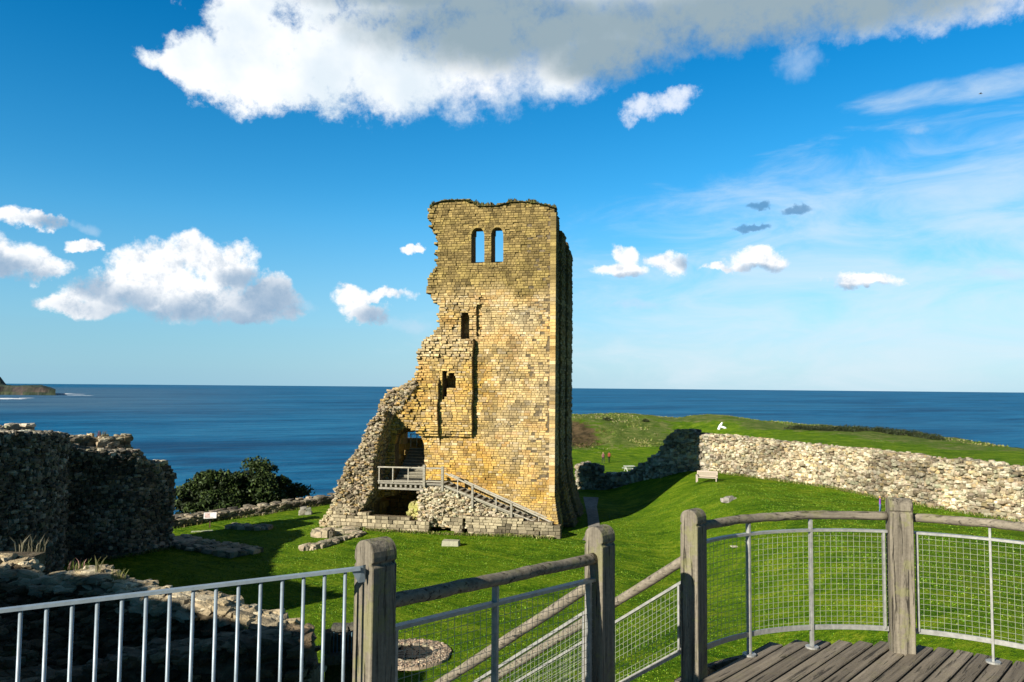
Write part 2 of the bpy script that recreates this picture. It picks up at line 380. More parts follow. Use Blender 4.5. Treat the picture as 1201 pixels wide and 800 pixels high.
WELL = onground(482, 768, 20, 60)
def build_ground():
    xs = np.concatenate([np.linspace(-200, -62, 24)[:-1], np.linspace(-62, 100, 250), np.linspace(100, 170, 12)[1:]])
    ys = np.concatenate([np.linspace(-80, 18, 20)[:-1], np.linspace(18, 100, 160)[:-1], np.linspace(100, 262, 150)])
    X, Y = np.meshgrid(xs, ys); Z = ground(X, Y); nx, ny = len(xs), len(ys)
    i = np.arange(ny-1)[:, None]*nx+np.arange(nx-1)[None]
    F = np.stack([i, i+1, i+1+nx, i+nx], -1).reshape(-1, 4)
    V = np.stack([X, Y, Z], -1).reshape(-1, 3)
    s = edge_sd(X, Y)
    lowv = fbm(X/14.0, Y/14.0, 0, 77, 3)
    rough = sm((Y-134-(X-20)*0.12+lowv*14-7)/14.0)*(1-sm((X-34+lowv*10)/14.0))*0.9
    rough = np.maximum(rough, sm((16+lowv*14-s)/9.0)*sm((Y-100-42*sm((45-X)/14))/8.0))
    rough = rough*(.55+.45*sm((lowv-.42)/.12))
    brack = np.exp(-((X-12)**2/40+(Y-158)**2/160.0))*1.2
    bare = np.maximum(sm((0.5-s)/3.0), 0)
    me = bpy.data.meshes.new('ground'); me.from_pydata(V.tolist(), [], F.tolist())
    ca = me.color_attributes.new('Col', 'FLOAT_COLOR', 'POINT')
    ca.data.foreach_set('color', np.stack([rough, np.clip(brack, 0, 1), bare, np.ones_like(bare)], -1).astype(np.float32).ravel())
    me.polygons.foreach_set('use_smooth', [True]*len(F))
    m, T, b = mat('grass and rough headland')
    at_ = T.n('ShaderNodeSeparateColor'); T.put(at_.inputs[0], T.n('ShaderNodeVertexColor', layer_name='Col').outputs[0])
    g = T.n('ShaderNodeTexCoord').outputs['Object']
    big = T.noise(g, 0.10, 5, 0.6); mid = T.noise(g, 0.55, 6, 0.65); fin = T.noise(g, 5.0, 6, 0.72); vf = T.noise(g, 22.0, 4, 0.7)
    rot = T.n('ShaderNodeVectorRotate', rotation_type='Z_AXIS'); T.put(rot.inputs[0], g); rot.inputs['Angle'].default_value = R(38)
    strk = T.noise(T.v('MULTIPLY', rot.outputs[0], (0.22, 1.9, 1)), 1.0, 5, 0.65, 0.8)
    mix1 = T.m('ADD', T.m('MULTIPLY', mid, 0.30), T.m('ADD', T.m('MULTIPLY', strk, 0.30), T.m('MULTIPLY', fin, 0.40)))
    lawn = T.ramp(mix1, [(0.40, (.024, .075, .002)), (0.46, (.070, .155, .004)), (0.52, (.138, .235, .007)), (0.59, (.27, .33, .022))])
    lawn = T.mix(T.ss(big, 0.45, 0.65, 0, 0.35), lawn, (.14, .24, .010))
    lawn = T.mix(T.ss(vf, 0.52, 0.34, 0.0, 0.7), lawn, (.02, .055, .004))
    straw = T.ramp(T.m('ADD', T.m('MULTIPLY', mid, 0.55), T.m('MULTIPLY', fin, 0.45)), [(0.36, (.035, .07, .010)), (0.50, (.10, .145, .025)), (0.60, (.21, .21, .075)), (0.70, (.34, .30, .14))])
    brk = T.ramp(mid, [(0.4, (.045, .035, .018)), (0.6, (.12, .085, .045))])
    rock = T.ramp(fin, [(0.35, (.07, .055, .04)), (0.65, (.24, .19, .13))])
    rg = T.ss(T.m('MULTIPLY', at_.outputs[0], T.m('MULTIPLY_ADD', T.m('SUBTRACT', mid, 0.5), 3.0, 1.0)), 0.35, 0.6)
    c = T.mix(rg, lawn, straw); c = T.mix(T.ss(T.m('MULTIPLY_ADD', T.m('SUBTRACT', mid, 0.5), 0.9, at_.outputs[1]), 0.4, 0.7), c, brk)
    c = T.mix(at_.outputs[2], c, rock)
    T.put(b.inputs['Base Color'], c); b.inputs['Roughness'].default_value = 1; b.inputs['Specular IOR Level'].default_value = 0.05
    bump(T, b, T.m('ADD', T.m('MULTIPLY', fin, 1.0), T.m('MULTIPLY', vf, 0.5)), 1.0, 0.22)
    me.materials.append(m)
    tag(link(bpy.data.objects.new('ground', me)), kind='structure')
build_ground()

# ================================================================ sea
def build_sea():
    mb = MB(); n = 96; rad = [0, 600, 2000, 6000, 15000, 40000]
    V = [(0, 0, -90)]
    for r in rad[1:]:
        for k in range(n): V.append((r*math.cos(2*math.pi*k/n), r*math.sin(2*math.pi*k/n), -90))
    F = [(0, 1+k, 1+(k+1) % n) for k in range(n)]
    for j in range(len(rad)-2):
        for k in range(n):
            a = 1+j*n+k; b_ = 1+j*n+(k+1) % n; F.append((a, a+n, b_+n, b_))
    mb.add(V, F)
    m, T, b = mat('sea water')
    g = T.n('ShaderNodeTexCoord').outputs['Object']
    rot = T.n('ShaderNodeVectorRotate', rotation_type='Z_AXIS'); T.put(rot.inputs[0], g); rot.inputs['Angle'].default_value = R(-24)
    v = T.v('MULTIPLY', rot.outputs[0], (0.28, 1.0, 1.0))
    swell = T.noise(v, 0.0045, 7, 0.60, 0.4); wave = T.noise(v, 0.035, 6, 0.66); chop = T.noise(g, 0.25, 4, 0.7); huge = T.noise(T.v('MULTIPLY', g, (0.3, 1, 1)), 0.0007, 4, 0.55)
    c = T.ramp(T.m('ADD', T.m('MULTIPLY', swell, 0.6), T.m('MULTIPLY', wave, 0.4)), [(0.40, (.001, .050, .130)), (0.5, (.003, .100, .225)), (0.60, (.018, .160, .305))])
    c = T.mix(T.ss(huge, 0.42, 0.66, 0.0, 0.5), c, (.02, .12, .23))
    # paler patch on the left: sky reflection put into the colour
    sp = T.n('ShaderNodeSeparateXYZ'); T.put(sp.inputs[0], g)
    bay = T.m('MULTIPLY', T.ss(T.m('DIVIDE', sp.outputs[0], T.m('MAXIMUM', sp.outputs[1], 100)), -0.25, -0.6), T.m('MULTIPLY', T.ss(sp.outputs[1], 1500, 3200), T.ss(sp.outputs[1], 16000, 9000)))
    c = T.mix(T.m('MULTIPLY', bay, T.ss(swell, 0.3, 0.7, 0.35, 0.75)), c, (.085, .14, .19))
    caps = T.m('MULTIPLY', T.ss(T.noise(v, 0.06, 5, 0.7), 0.66, 0.72), T.ss(swell, 0.5, 0.62))
    c = T.mix(T.m('MULTIPLY', caps, 0.5), c, (.35, .45, .5))
    T.put(b.inputs['Base Color'], c); b.inputs['Roughness'].default_value = 0.5; b.inputs['Specular IOR Level'].default_value = 0.035
    bump(T, b, T.m('ADD', T.m('MULTIPLY', wave, 1.0), T.m('MULTIPLY', swell, 3.0)), 1.0, 9.0)
    o = mb.build('sea', m); tag(o, kind='structure')
    # breakers off the point and below the cliff
    m, T, b = mat('white surf'); g = T.n('ShaderNodeTexCoord').outputs['Object']
    nn = T.noise(g, 0.02, 5, 0.6); T.put(b.inputs['Base Color'], T.ramp(nn, [(0.4, (.55, .6, .65)), (0.6, (.85, .87, .88))])); b.inputs['Roughness'].default_value = 0.8
    mb = MB()
    for (px, py, L, dd) in [(72, 461.5, 95, 22), (82, 462.2, 110, 16), (90, 463.6, 60, 10), (12, 467.8, 80, 22), (-5, 467.2, 90, 30), (30, 466.8, 40, 8), (104, 464, 25, 8)]:
        d = ray(px, py); c0 = d*(-89.6/d[2]); k = 18; P = []
        for i in range(k):
            t = 2*math.pi*i/k; q = 0.7+0.5*random.random(); P.append(c0+np.array([math.cos(t)*L*q, math.sin(t)*dd*q*4, 0]))
        P2 = [p+np.array([0, 0, -0.35]) for p in P]; top = [c0+np.array([0, 0, 1.2])]
        mb.add(top+P+P2, [(0, 1+i, 1+(i+1) % k) for i in range(k)]+[(1+i, 1+k+i, 1+k+(i+1) % k, 1+(i+1) % k) for i in range(k)])
    tag(mb.build('surf', m), kind='stuff', label='white surf breaking around the far point and below it', cat='surf')
build_sea()

def build_far_headland():
    # two-tiered point about five kilometres off
    mb = MB(); n = 150; rows = 26
    Xs = np.linspace(-5200, -3112, n); V = []
    def topz(x):
        low = -27+ (vnoise(x/120, 0, 0, 4)-.5)*7
        low = np.where(x > -3210, low-((x+3210)/100.0)*30, low)
        return low
    def upper(x, t):
        h = sm((-3440-x)/70.0)*(80+ (vnoise(x/150.0, 3, 0, 8)-.5)*30+ sm((-3520-x)/50)*22)
        return h*sm((t-0.42)/0.22)
    for j in range(rows):
        t = j/(rows-1)
        for x in Xs:
            cliff = sm(t/0.10)
            z = -92+(topz(x)+92)*cliff+upper(x, t)+ (float(vnoise(x/35, t*9, 0, 2))-.5)*8*cliff
            y = 5150+t*900+(x+3150)*0.04+ (float(fbm(x/110, t*3, 0, 6))-.5)*130*(1-t)
            V.append((x*y/5250.0, y, float(z)))
    F = [(j*n+i, j*n+i+1, (j+1)*n+i+1, (j+1)*n+i) for j in range(rows-1) for i in range(n-1)]
    b0 = len(V); V += [(x*6200/5250.0, 6200, -92) for x in Xs]
    F += [((rows-1)*n+i, (rows-1)*n+i+1, b0+i+1, b0+i) for i in range(n-1)]
    mb.add(V, F)
    m, T, b = mat('far cliffs and fields'); g = T.n('ShaderNodeTexCoord').outputs['Object']
    nz = T.n('ShaderNodeSeparateXYZ'); T.put(nz.inputs[0], T.n('ShaderNodeNewGeometry').outputs['Normal'])
    n1 = T.noise(g, 0.012, 6, 0.65); n2 = T.noise(g, 0.004, 5, 0.6)
    grass = T.ramp(n2, [(0.4, (.02, .035, .025)), (0.6, (.06, .075, .04))]); rock = T.ramp(n1, [(0.35, (.02, .022, .025)), (0.65, (.10, .075, .06))])
    T.put(b.inputs['Base Color'], T.mix(T.ss(nz.outputs[2], 0.65, 0.85), rock, grass)); b.inputs['Roughness'].default_value = 1
    tag(mb.build('far_headland', m), kind='structure')
build_far_headland()

# ================================================================ masonry
CUBE26 = np.array([(x, y, z) for x in (-1, 0, 1) for y in (-1, 0, 1) for z in (-1, 0, 1) if (x, y, z) != (0, 0, 0)], float)
_ix = {tuple(v): i for i, v in enumerate(CUBE26.astype(int).tolist())}
def _cubefaces():
    F = []
    for ax in range(3):
        for s in (-1, 1):
            a, b = [i for i in range(3) if i != ax]
            for i in (-1, 0):
                for j in (-1, 0):
                    q = []
                    for (p, r_) in ((i, j), (i+1, j), (i+1, j+1), (i, j+1)):
                        t = [0, 0, 0]; t[ax] = s; t[a] = p; t[b] = r_; q.append(_ix[tuple(t)])
                    # orientation
                    v = np.cross(CUBE26[q[1]]-CUBE26[q[0]], CUBE26[q[2]]-CUBE26[q[0]])
                    if v[ax]*s < 0: q = q[::-1]
                    F.append(q)
    return np.array(F)
F26 = _cubefaces()
S26 = CUBE26/np.linalg.norm(CUBE26, axis=1)[:, None]
def stones(mb, C, S, A, colr, round_=0.5, jit=0.12, mi=0):
    """irregular rounded stones: centres C (n,3), sizes S (n,3), axes A (n,3,3)"""
    n = len(C)
    if n == 0: return
    base = CUBE26[None]*(1-round_)+S26[None]*round_*1.25
    V = base+(rng.random((n, 26, 3))-0.5)*2*jit
    V = V*(S[:, None, :]/2)
    W = np.einsum('nki,nij->nkj', V, A)+C[:, None, :]
    mb.batch(W, F26, np.asarray(colr), mi)
def pal(n, cols, wts, var=0.14):
    cols = np.array(cols, float); wts = np.array(wts, float); wts = wts/wts.sum()
    c = cols[rng.choice(len(cols), n, p=wts)]
    return np.clip(c*(1+(rng.random((n, 1))-.5)*2*var)*(1+(rng.random((n, 3))-.5)*0.08), 0.01, .85)
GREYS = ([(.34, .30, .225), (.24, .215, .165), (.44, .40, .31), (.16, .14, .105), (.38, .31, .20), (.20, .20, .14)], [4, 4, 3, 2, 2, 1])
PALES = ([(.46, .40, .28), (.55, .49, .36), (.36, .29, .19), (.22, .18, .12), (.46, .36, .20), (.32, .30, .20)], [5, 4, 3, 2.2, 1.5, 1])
DARKS = ([(.15, .135, .10), (.10, .09, .07), (.22, .20, .16), (.30, .28, .23), (.06, .055, .045), (.13, .12, .08)], [4, 4, 3, 1.2, 2, 1.5])  # shade of the left walls is put into these dark tones

def poly_wall(name, path, zb, zt, thick, palette, parent=None, sl=(0.22, 0.5), sh=(0.14, 0.3), back=False, seed=1, top=True, rough=0.10, round_=0.5, endcap=True, core=None, jag=0.35, face_sel=None, top_sun_gain=1.0):
    """rubble wall along a path (list of (x,y)); zb/zt: functions of arc length; stones on the face at the right hand of travel, on top, at the ends"""
    P = np.array(path, float); seg = np.linalg.norm(np.diff(P, axis=0), axis=1); cum = np.concatenate([[0], np.cumsum(seg)]); L = cum[-1]
    def pos(s):
        s = np.clip(s, 0, L); i = np.clip(np.searchsorted(cum, s, side='right')-1, 0, len(seg)-1)
        t = (s-cum[i])/seg[i]; d = (P[i+1]-P[i])/seg[i][..., None]
        return P[i]+(P[i+1]-P[i])*t[..., None], d
    mb = MB()
    # core
    ns = max(3, int(L/0.45)); S_ = np.linspace(0, L, ns); p, d = pos(S_); nrm = np.stack([d[:, 1], -d[:, 0]], -1)
    # smooth normals at corners
    zt_ = np.array([zt(s) for s in S_])-0.12; zb_ = np.array([zb(s) for s in S_])-0.7
    f = p-nrm*0.10; bk = p-nrm*thick
    V = []
    for i in range(ns): V += [(f[i, 0], f[i, 1], zb_[i]), (f[i, 0], f[i, 1], zt_[i]), (bk[i, 0], bk[i, 1], zt_[i]+(float(vnoise(i*.3, seed))-.5)*.3), (bk[i, 0], bk[i, 1], zb_[i])]
    F = []
    for i in range(ns-1):
        a = 4*i; F += [(a, a+4, a+5, a+1), (a+1, a+5, a+6, a+2), (a+2, a+6, a+7, a+3)]
    F += [(0, 1, 2, 3), (4*ns-1, 4*ns-2, 4*ns-3, 4*ns-4)]
    mb.add(V, F, (.2, .2, .2), 1)
    C, SZ, A = [], [], []; tp_ = [False]
    TP = []
    def put(x, y, z, d, n3, l, h, dep):
        TP.append(tp_[0]); C.append((x, y, z)); SZ.append((l, dep, h)); A.append((np.array([d[0], d[1], 0]), n3, np.cross(np.array([d[0], d[1], 0]), n3)))
    faces = [(1, L)] + ([(-1, L)] if back else [])
    zmin = min(zb(s) for s in np.linspace(0, L, 40))-0.3; zmax = max(zt(s) for s in np.linspace(0, L, 60))+0.3
    for side, LL in faces:
        z = zmin
        while z < zmax:
            h = random.uniform(*sh); s = -random.random()*0.3
            while s < LL:
                l = random.uniform(*sl); sc_ = min(max(s+l/2, 0), L)
                zz = z+h/2+random.uniform(-.4, .4)*h*0.6
                ztop = zt(sc_)+(float(vnoise(sc_*1.3, seed*3.1, 0, seed))-.5)*jag
                if zb(sc_)-0.25 < zz < ztop:
                    q, dd = pos(np.array([sc_])); q = q[0]; dd = dd[0]; nn = np.array([dd[1], -dd[0]])
                    off = (0 if side == 1 else -thick+0.0)
                    bulge = (float(fbm(sc_*0.5, zz*0.5, seed, 3, 3))-.5)*0.35
                    out = nn*(off+side*(-0.12+random.uniform(-rough, rough*0.9)+bulge))
                    tw = random.uniform(-.25, .25)
                    n3 = np.array([nn[0]*side*math.cos(tw)+dd[0]*math.sin(tw), nn[1]*side*math.cos(tw)+dd[1]*math.sin(tw), 0]); d3 = np.array([n3[1], -n3[0]])
                    put(q[0]+out[0], q[1]+out[1], zz, d3, n3, l*1.02, h*1.1, 0.42)
                s += l
            z += h*0.9
    tp_[0] = True
    if top or endcap:
        s = 0
        while s < L:
            wv = 0.0
            q, dd = pos(np.array([s])); q = q[0]; dd = dd[0]; nn = np.array([dd[1], -dd[0]])
            while wv < thick and top:
                l = random.uniform(*sl)
                o_ = q-nn*(wv+l*0.4)+dd*random.uniform(-.1, .1); n3 = np.array([nn[0], nn[1], 0.])
                put(o_[0], o_[1], zt(s)-0.06+random.uniform(-.12, .14), dd, n3, random.uniform(*sl), random.uniform(*sh), l*1.05)
                wv += l*0.9
            s += random.uniform(*sl)*0.85
    tp_[0] = False
    if endcap:
        for s_e, sg in ((0, -1), (L, 1)):
            q, dd = pos(np.array([s_e])); q = q[0]; dd = dd[0]; nn = np.array([dd[1], -dd[0]]); z = zb(s_e)-0.1
            while z < zt(s_e):
                h = random.uniform(*sh); wv = 0
                while wv < thick:
                    l = random.uniform(*sl); o_ = q-nn*(wv+l/2)+dd*sg*random.uniform(-.12, .12)
                    n3 = np.array([dd[0]*sg, dd[1]*sg, 0]); d3 = np.array([n3[1], -n3[0]]); put(o_[0], o_[1], z+h/2, d3, n3, l, h*1.05, 0.45); wv += l
                z += h*0.95
    n = len(C)
    Cn = np.array(C); cl = pal(n, *palette, 0.22)
    st_ = fbm(Cn[:, 0]*.5, Cn[:, 1]*.5, Cn[:, 2]*.7, 33, 4); cl = cl*(1.0-.42*sm((st_-.52)/.16))[:, None]*(.9+.25*sm((.5-st_)/.15))[:, None]
    cl = np.where(np.array(TP)[:, None], np.clip(cl*top_sun_gain, 0, .6), cl)  # top stones lightened in colour to stand for sunlight
    SZ = np.array(SZ)*(rng.uniform(.75, 1.3, (n, 1)))
    stones(mb, Cn, SZ, np.array(A), cl, round_, 0.20)
    return mb.build(name, [M_RUB, core or M_MORT], parent)

# ---------------------------------------------------------------- keep frame
CA = R(11)
KO = np.array([at(650.5, 560, 62.2)[0], 62.2, -11.6]); KL = np.array([-math.cos(CA), math.sin(CA), 0]); KF = np.array([math.sin(CA), math.cos(CA), 0]); KZ = np.array([0, 0, 1.0])
def K(u, w_, z): return KO+KL*u+KF*w_+KZ*z
def px2k(px, py, w_):                  # seen point on the plane at depth w_ -> (u, z) of the keep
    d = ray(px, py); o = KO+KF*w_; t = (o@KF)/(d@KF); p = d*t-KO
    return float(p@KL), float(p[2])
def pk(pts, w_=0.0): return [px2k(x, y, w_) for x, y in pts]
def scan(polys, z):
    xs = []
    for P in polys:
        n = len(P)
        for i in range(n):
            (x0, z0), (x1, z1) = P[i], P[(i+1) % n]
            if (z0 > z) != (z1 > z): xs.append(x0+(z-z0)*(x1-x0)/(z1-z0))
    xs.sort(); return [(xs[i], xs[i+1]) for i in range(0, len(xs)-1, 2)]
FRU = [(0, 4, 5, 1), (1, 5, 6, 2), (2, 6, 7, 3), (3, 7, 4, 0), (4, 8, 9, 5), (5, 9, 10, 6), (6, 10, 11, 7), (7, 11, 8, 4), (8, 11, 10, 9), (0, 1, 2, 3)]
def ashlar(mb, toW, spans, z0, z1, depth, relief, color, hr=(0.15, 0.25), lr=(0.2, 0.52), gap=0.014, ragged=0.25, jit=0.028, mortar=True, cuts=None, outer=None):
    """coursed stones; toW(u, w, z) maps to the world, front face at w = -relief"""
    z = z0; SV, SC, MV = [], [], []
    while z < z1:
        h = random.uniform(*hr); zc = z+h/2
        SPN = []
        oo = [x for ab in outer(zc) for x in ab] if outer else None
        cc_ = cuts(zc) if cuts else []
        for (ua, ub) in spans(zc):
            if ub-ua < 0.06: continue
            na = (ua > 0.3 and (oo is None or min(abs(ua-x) for x in oo) < 1e-6)); nb = (ub > 0.3 and (oo is None or min(abs(ub-x) for x in oo) < 1e-6))
            a0 = ua+(random.uniform(-ragged, ragged*.6) if na and ragged else 0); b0 = ub+(random.uniform(-ragged*.6, ragged) if nb and ragged else 0)
            e_ = [a0]+sorted(c for c in cc_ if a0+.1 < c < b0-.1)+[b0]
            SPN += list(zip(e_[:-1], e_[1:]))
        for (u, ub2) in SPN:
            first = True
            while u < ub2-0.02:
                l = random.uniform(*lr)
                if first: l *= random.uniform(0.5, 1); first = False
                if ub2-(u+l) < 0.2: l = ub2-u
                uc = u+l/2; rl, rj = relief(uc, zc)
                f = -rl+random.uniform(-1, 1)*(jit+rj)
                d1 = depth if depth > 0 else 1
                g = gap/2+rj*0.05; c = min(0.035, h*.15)
                a, b_ = u+g, u+l-g; lo, hi = z+g, z+h-g
                tz = random.uniform(-1, 1)*(rj*0.35+.012)
                q = [(a, d1, lo), (b_, d1, lo), (b_, d1, hi), (a, d1, hi), (a, f+.035, lo+tz), (b_, f+.035, lo), (b_, f+.035, hi+tz), (a, f+.035, hi),
                     (a+c, f, lo+c), (b_-c, f+random.uniform(-1, 1)*rj*.4, lo+c), (b_-c, f, hi-c), (a+c, f+random.uniform(-1, 1)*rj*.4, hi-c)]
                SV.append([toW(*t) for t in q]); SC.append(color(uc, zc))
                if mortar:
                    fm = f+0.06+random.random()*0.02+rj*.3
                    MV.append([toW(*t) for t in [(u, d1-.01, z), (u+l, d1-.01, z), (u+l, d1-.01, z+h), (u, d1-.01, z+h), (u, fm, z), (u+l, fm, z), (u+l, fm, z+h), (u, fm, z+h)]])
                u += l
        z += h
    T4 = np.array(FRU)
    if SV: mb.batch(np.array(SV), T4, np.array(SC), 0)
    if MV: mb.batch(np.array(MV), np.array([(0, 4, 5, 1), (1, 5, 6, 2), (2, 6, 7, 3), (3, 7, 4, 0), (4, 7, 6, 5)]), np.full((len(MV), 3), .2), 1)

OUT = [(657, 632), (656, 612), (653, 596), (650.5, 578), (650.5, 243), (640, 239.5), (617, 236), (598, 236.5), (584, 240), (562, 241.5), (558, 238), (546, 233.5), (524, 234), (509, 238), (503, 246), (504, 256), (506, 267), (512, 275),
       (512, 311), (502, 327), (499, 338), (507, 349), (514, 360), (514, 385), (502, 396), (494, 410), (491, 432), (488, 446), (474, 453), (461, 457), (450, 472), (447, 484), (444, 500), (441, 530), (436, 560), (425, 592), (410, 606), (403, 630)]
ARCH = [(463, 582), (463, 522), (465, 512), (471, 505), (480, 501.5), (488, 504), (494, 511), (497.3, 520), (497.3, 582)]
CAV = [(440, 582), (503, 582), (503, 625), (440, 618)]
def arch_px(x0, x1, yt, yb, k=5):
    r = (x1-x0)/2; c = (x0+x1)/2
    return [(x0, yb), (x0, yt+r)]+[(c-r*math.cos(math.pi*i/(k+1)), yt+r-r*math.sin(math.pi*i/(k+1))) for i in range(1, k+1)]+[(x1, yt+r), (x1, yb)]
W1 = arch_px(552.9, 567.8, 266.5, 307); W2 = arch_px(576.3, 590, 266.0, 307)
SLOT = arch_px(540.7, 550.2, 366.5, 399); SMALL = arch_px(526.5, 536.5, 438.5, 455)
SCAR = [(559, 394), (558.5, 360), (561, 356), (565, 358), (565.5, 392), (563, 396)]
NOTCH = [(521, 436), (526, 436), (526, 464), (521, 469)]

def keep_color(u, z):
    p = float(fbm(u*0.35, z*0.35, 0, 11, 3)); q = float(fbm(u*0.9, z*1.3, 0, 23, 3)); r_ = rng.random()
    top_ = float(sm((z-18.3+(p-.5)*3)/1.8))
    och = np.array([.53, .345, .085]); pale = np.array([.57, .46, .27]); brown = np.array([.30, .225, .125]); rust = np.array([.42, .215, .055]); olive = np.array([.335, .245, .095])
    lowz = float(sm((8.5-z)/5)); left = float(sm((u-4.6)/2.0))
    k = (0.38+0.45*lowz+0.35*left*(z < 14)+(p-.5)*1.0)
    c = pale*(1-np.clip(k, 0, 1))+och*np.clip(k, 0, 1)
    if r_ < 0.15: c = c*0.5+brown*.5
    if r_ > 0.86: c = c*.55+np.array([.52, .46, .36])*.45
    rq = float(sm((q-.56)/.08))*(.15+.4*rng.random()); c = rust*rq+c*(1-rq)
    c = c*(1-.5*float(sm((.44-q)/.14)))+brown*.5*float(sm((.44-q)/.14))
    if rng.random() < 0.10: c = c*1.18+.02
    ot = olive*(0.58+0.45*rng.random()); ot = ot*(1-.5*(q > .58))+np.array([.40, .30, .10])*.5*(q > .58)
    c = c*(1-top_)+ot*top_
    st_ = float(fbm(u*1.6, z*1.6, 0, 41, 3)); c = c*(1-.36*float(sm((st_-.52)/.14)))
    return np.clip(c*(0.86+0.28*rng.random()), .02, .8)

EZ1 = px2k(517, 524, 0)[1]; EZT = px2k(517, 440, 0)[1]; U517 = px2k(517, 500, 0)[0]; U555 = px2k(555.8, 450, 0)[0]; Z398 = px2k(556, 398, 0)[1]; Z512 = px2k(556, 513, 0)[1]
SCARP = pk(SCAR)
Z595 = px2k(650, 600, 0)[1]
def keep_relief(u, z):
    r_, j = 0.0, 0.0
    edge = (float(fbm(z*0.8, 3.3, 0, 5, 2))-.5)*0.35
    if z < Z398 and u > U555+edge and z > Z512: r_ = 0.55*min(1, (z-Z512)/1.0+.35); j = 0.04
    if z < EZT and u > U517+edge*1.3 and z > EZ1: r_ += 0.40*min(1, (z-EZ1)/2.0)*min(1, (EZT-z)/.8); j = 0.06
    if rng.random() < .08: r_ -= .08
    if any(a < u < b_ for a, b_ in scan([SCARP], z)): r_ = -.32; j = .10
    if z < Z398 and u > U555 and z > Z398-1.6: j = 0.10
    if u > px2k(500, 470, 0)[0]: j = max(j, 0.12)
    if u > px2k(512, 340, 0)[0] and z > Z398: j = 0.08
    if px2k(566, 380, 0)[0] < u < px2k(516, 380, 0)[0] and px2k(0, 400, 0)[1] < z < px2k(0, 352, 0)[1]: j = 0.06
    if z < 3.6: r_ = max(r_, 0.0+0.55*float(sm((3.6-z)/3.6)))
    if u < 0.42: j = 0; 
    if 0.42 <= u < 0.56 and z > 4: r_ -= 0.10           # the chase beside the corner roll
    return r_, j
keep = empty('castle_keep', K(8, 8, 0))
tag(keep, 'tall ruined golden stone keep with broken left side and two arched top windows', 'castle keep')
def kbuild(mb, name, mats, parent=keep, **kw):
    o = mb.build(name, mats, None, **kw); o.parent = parent; o.matrix_parent_inverse = parent_inv(parent); return o
def parent_inv(p):
    M = Matrix.Translation(p.location) @ Matrix.Rotation(p.rotation_euler[2], 4, 'Z')
    if p.parent: M = p.parent_matrix if False else M
    return M.inverted()
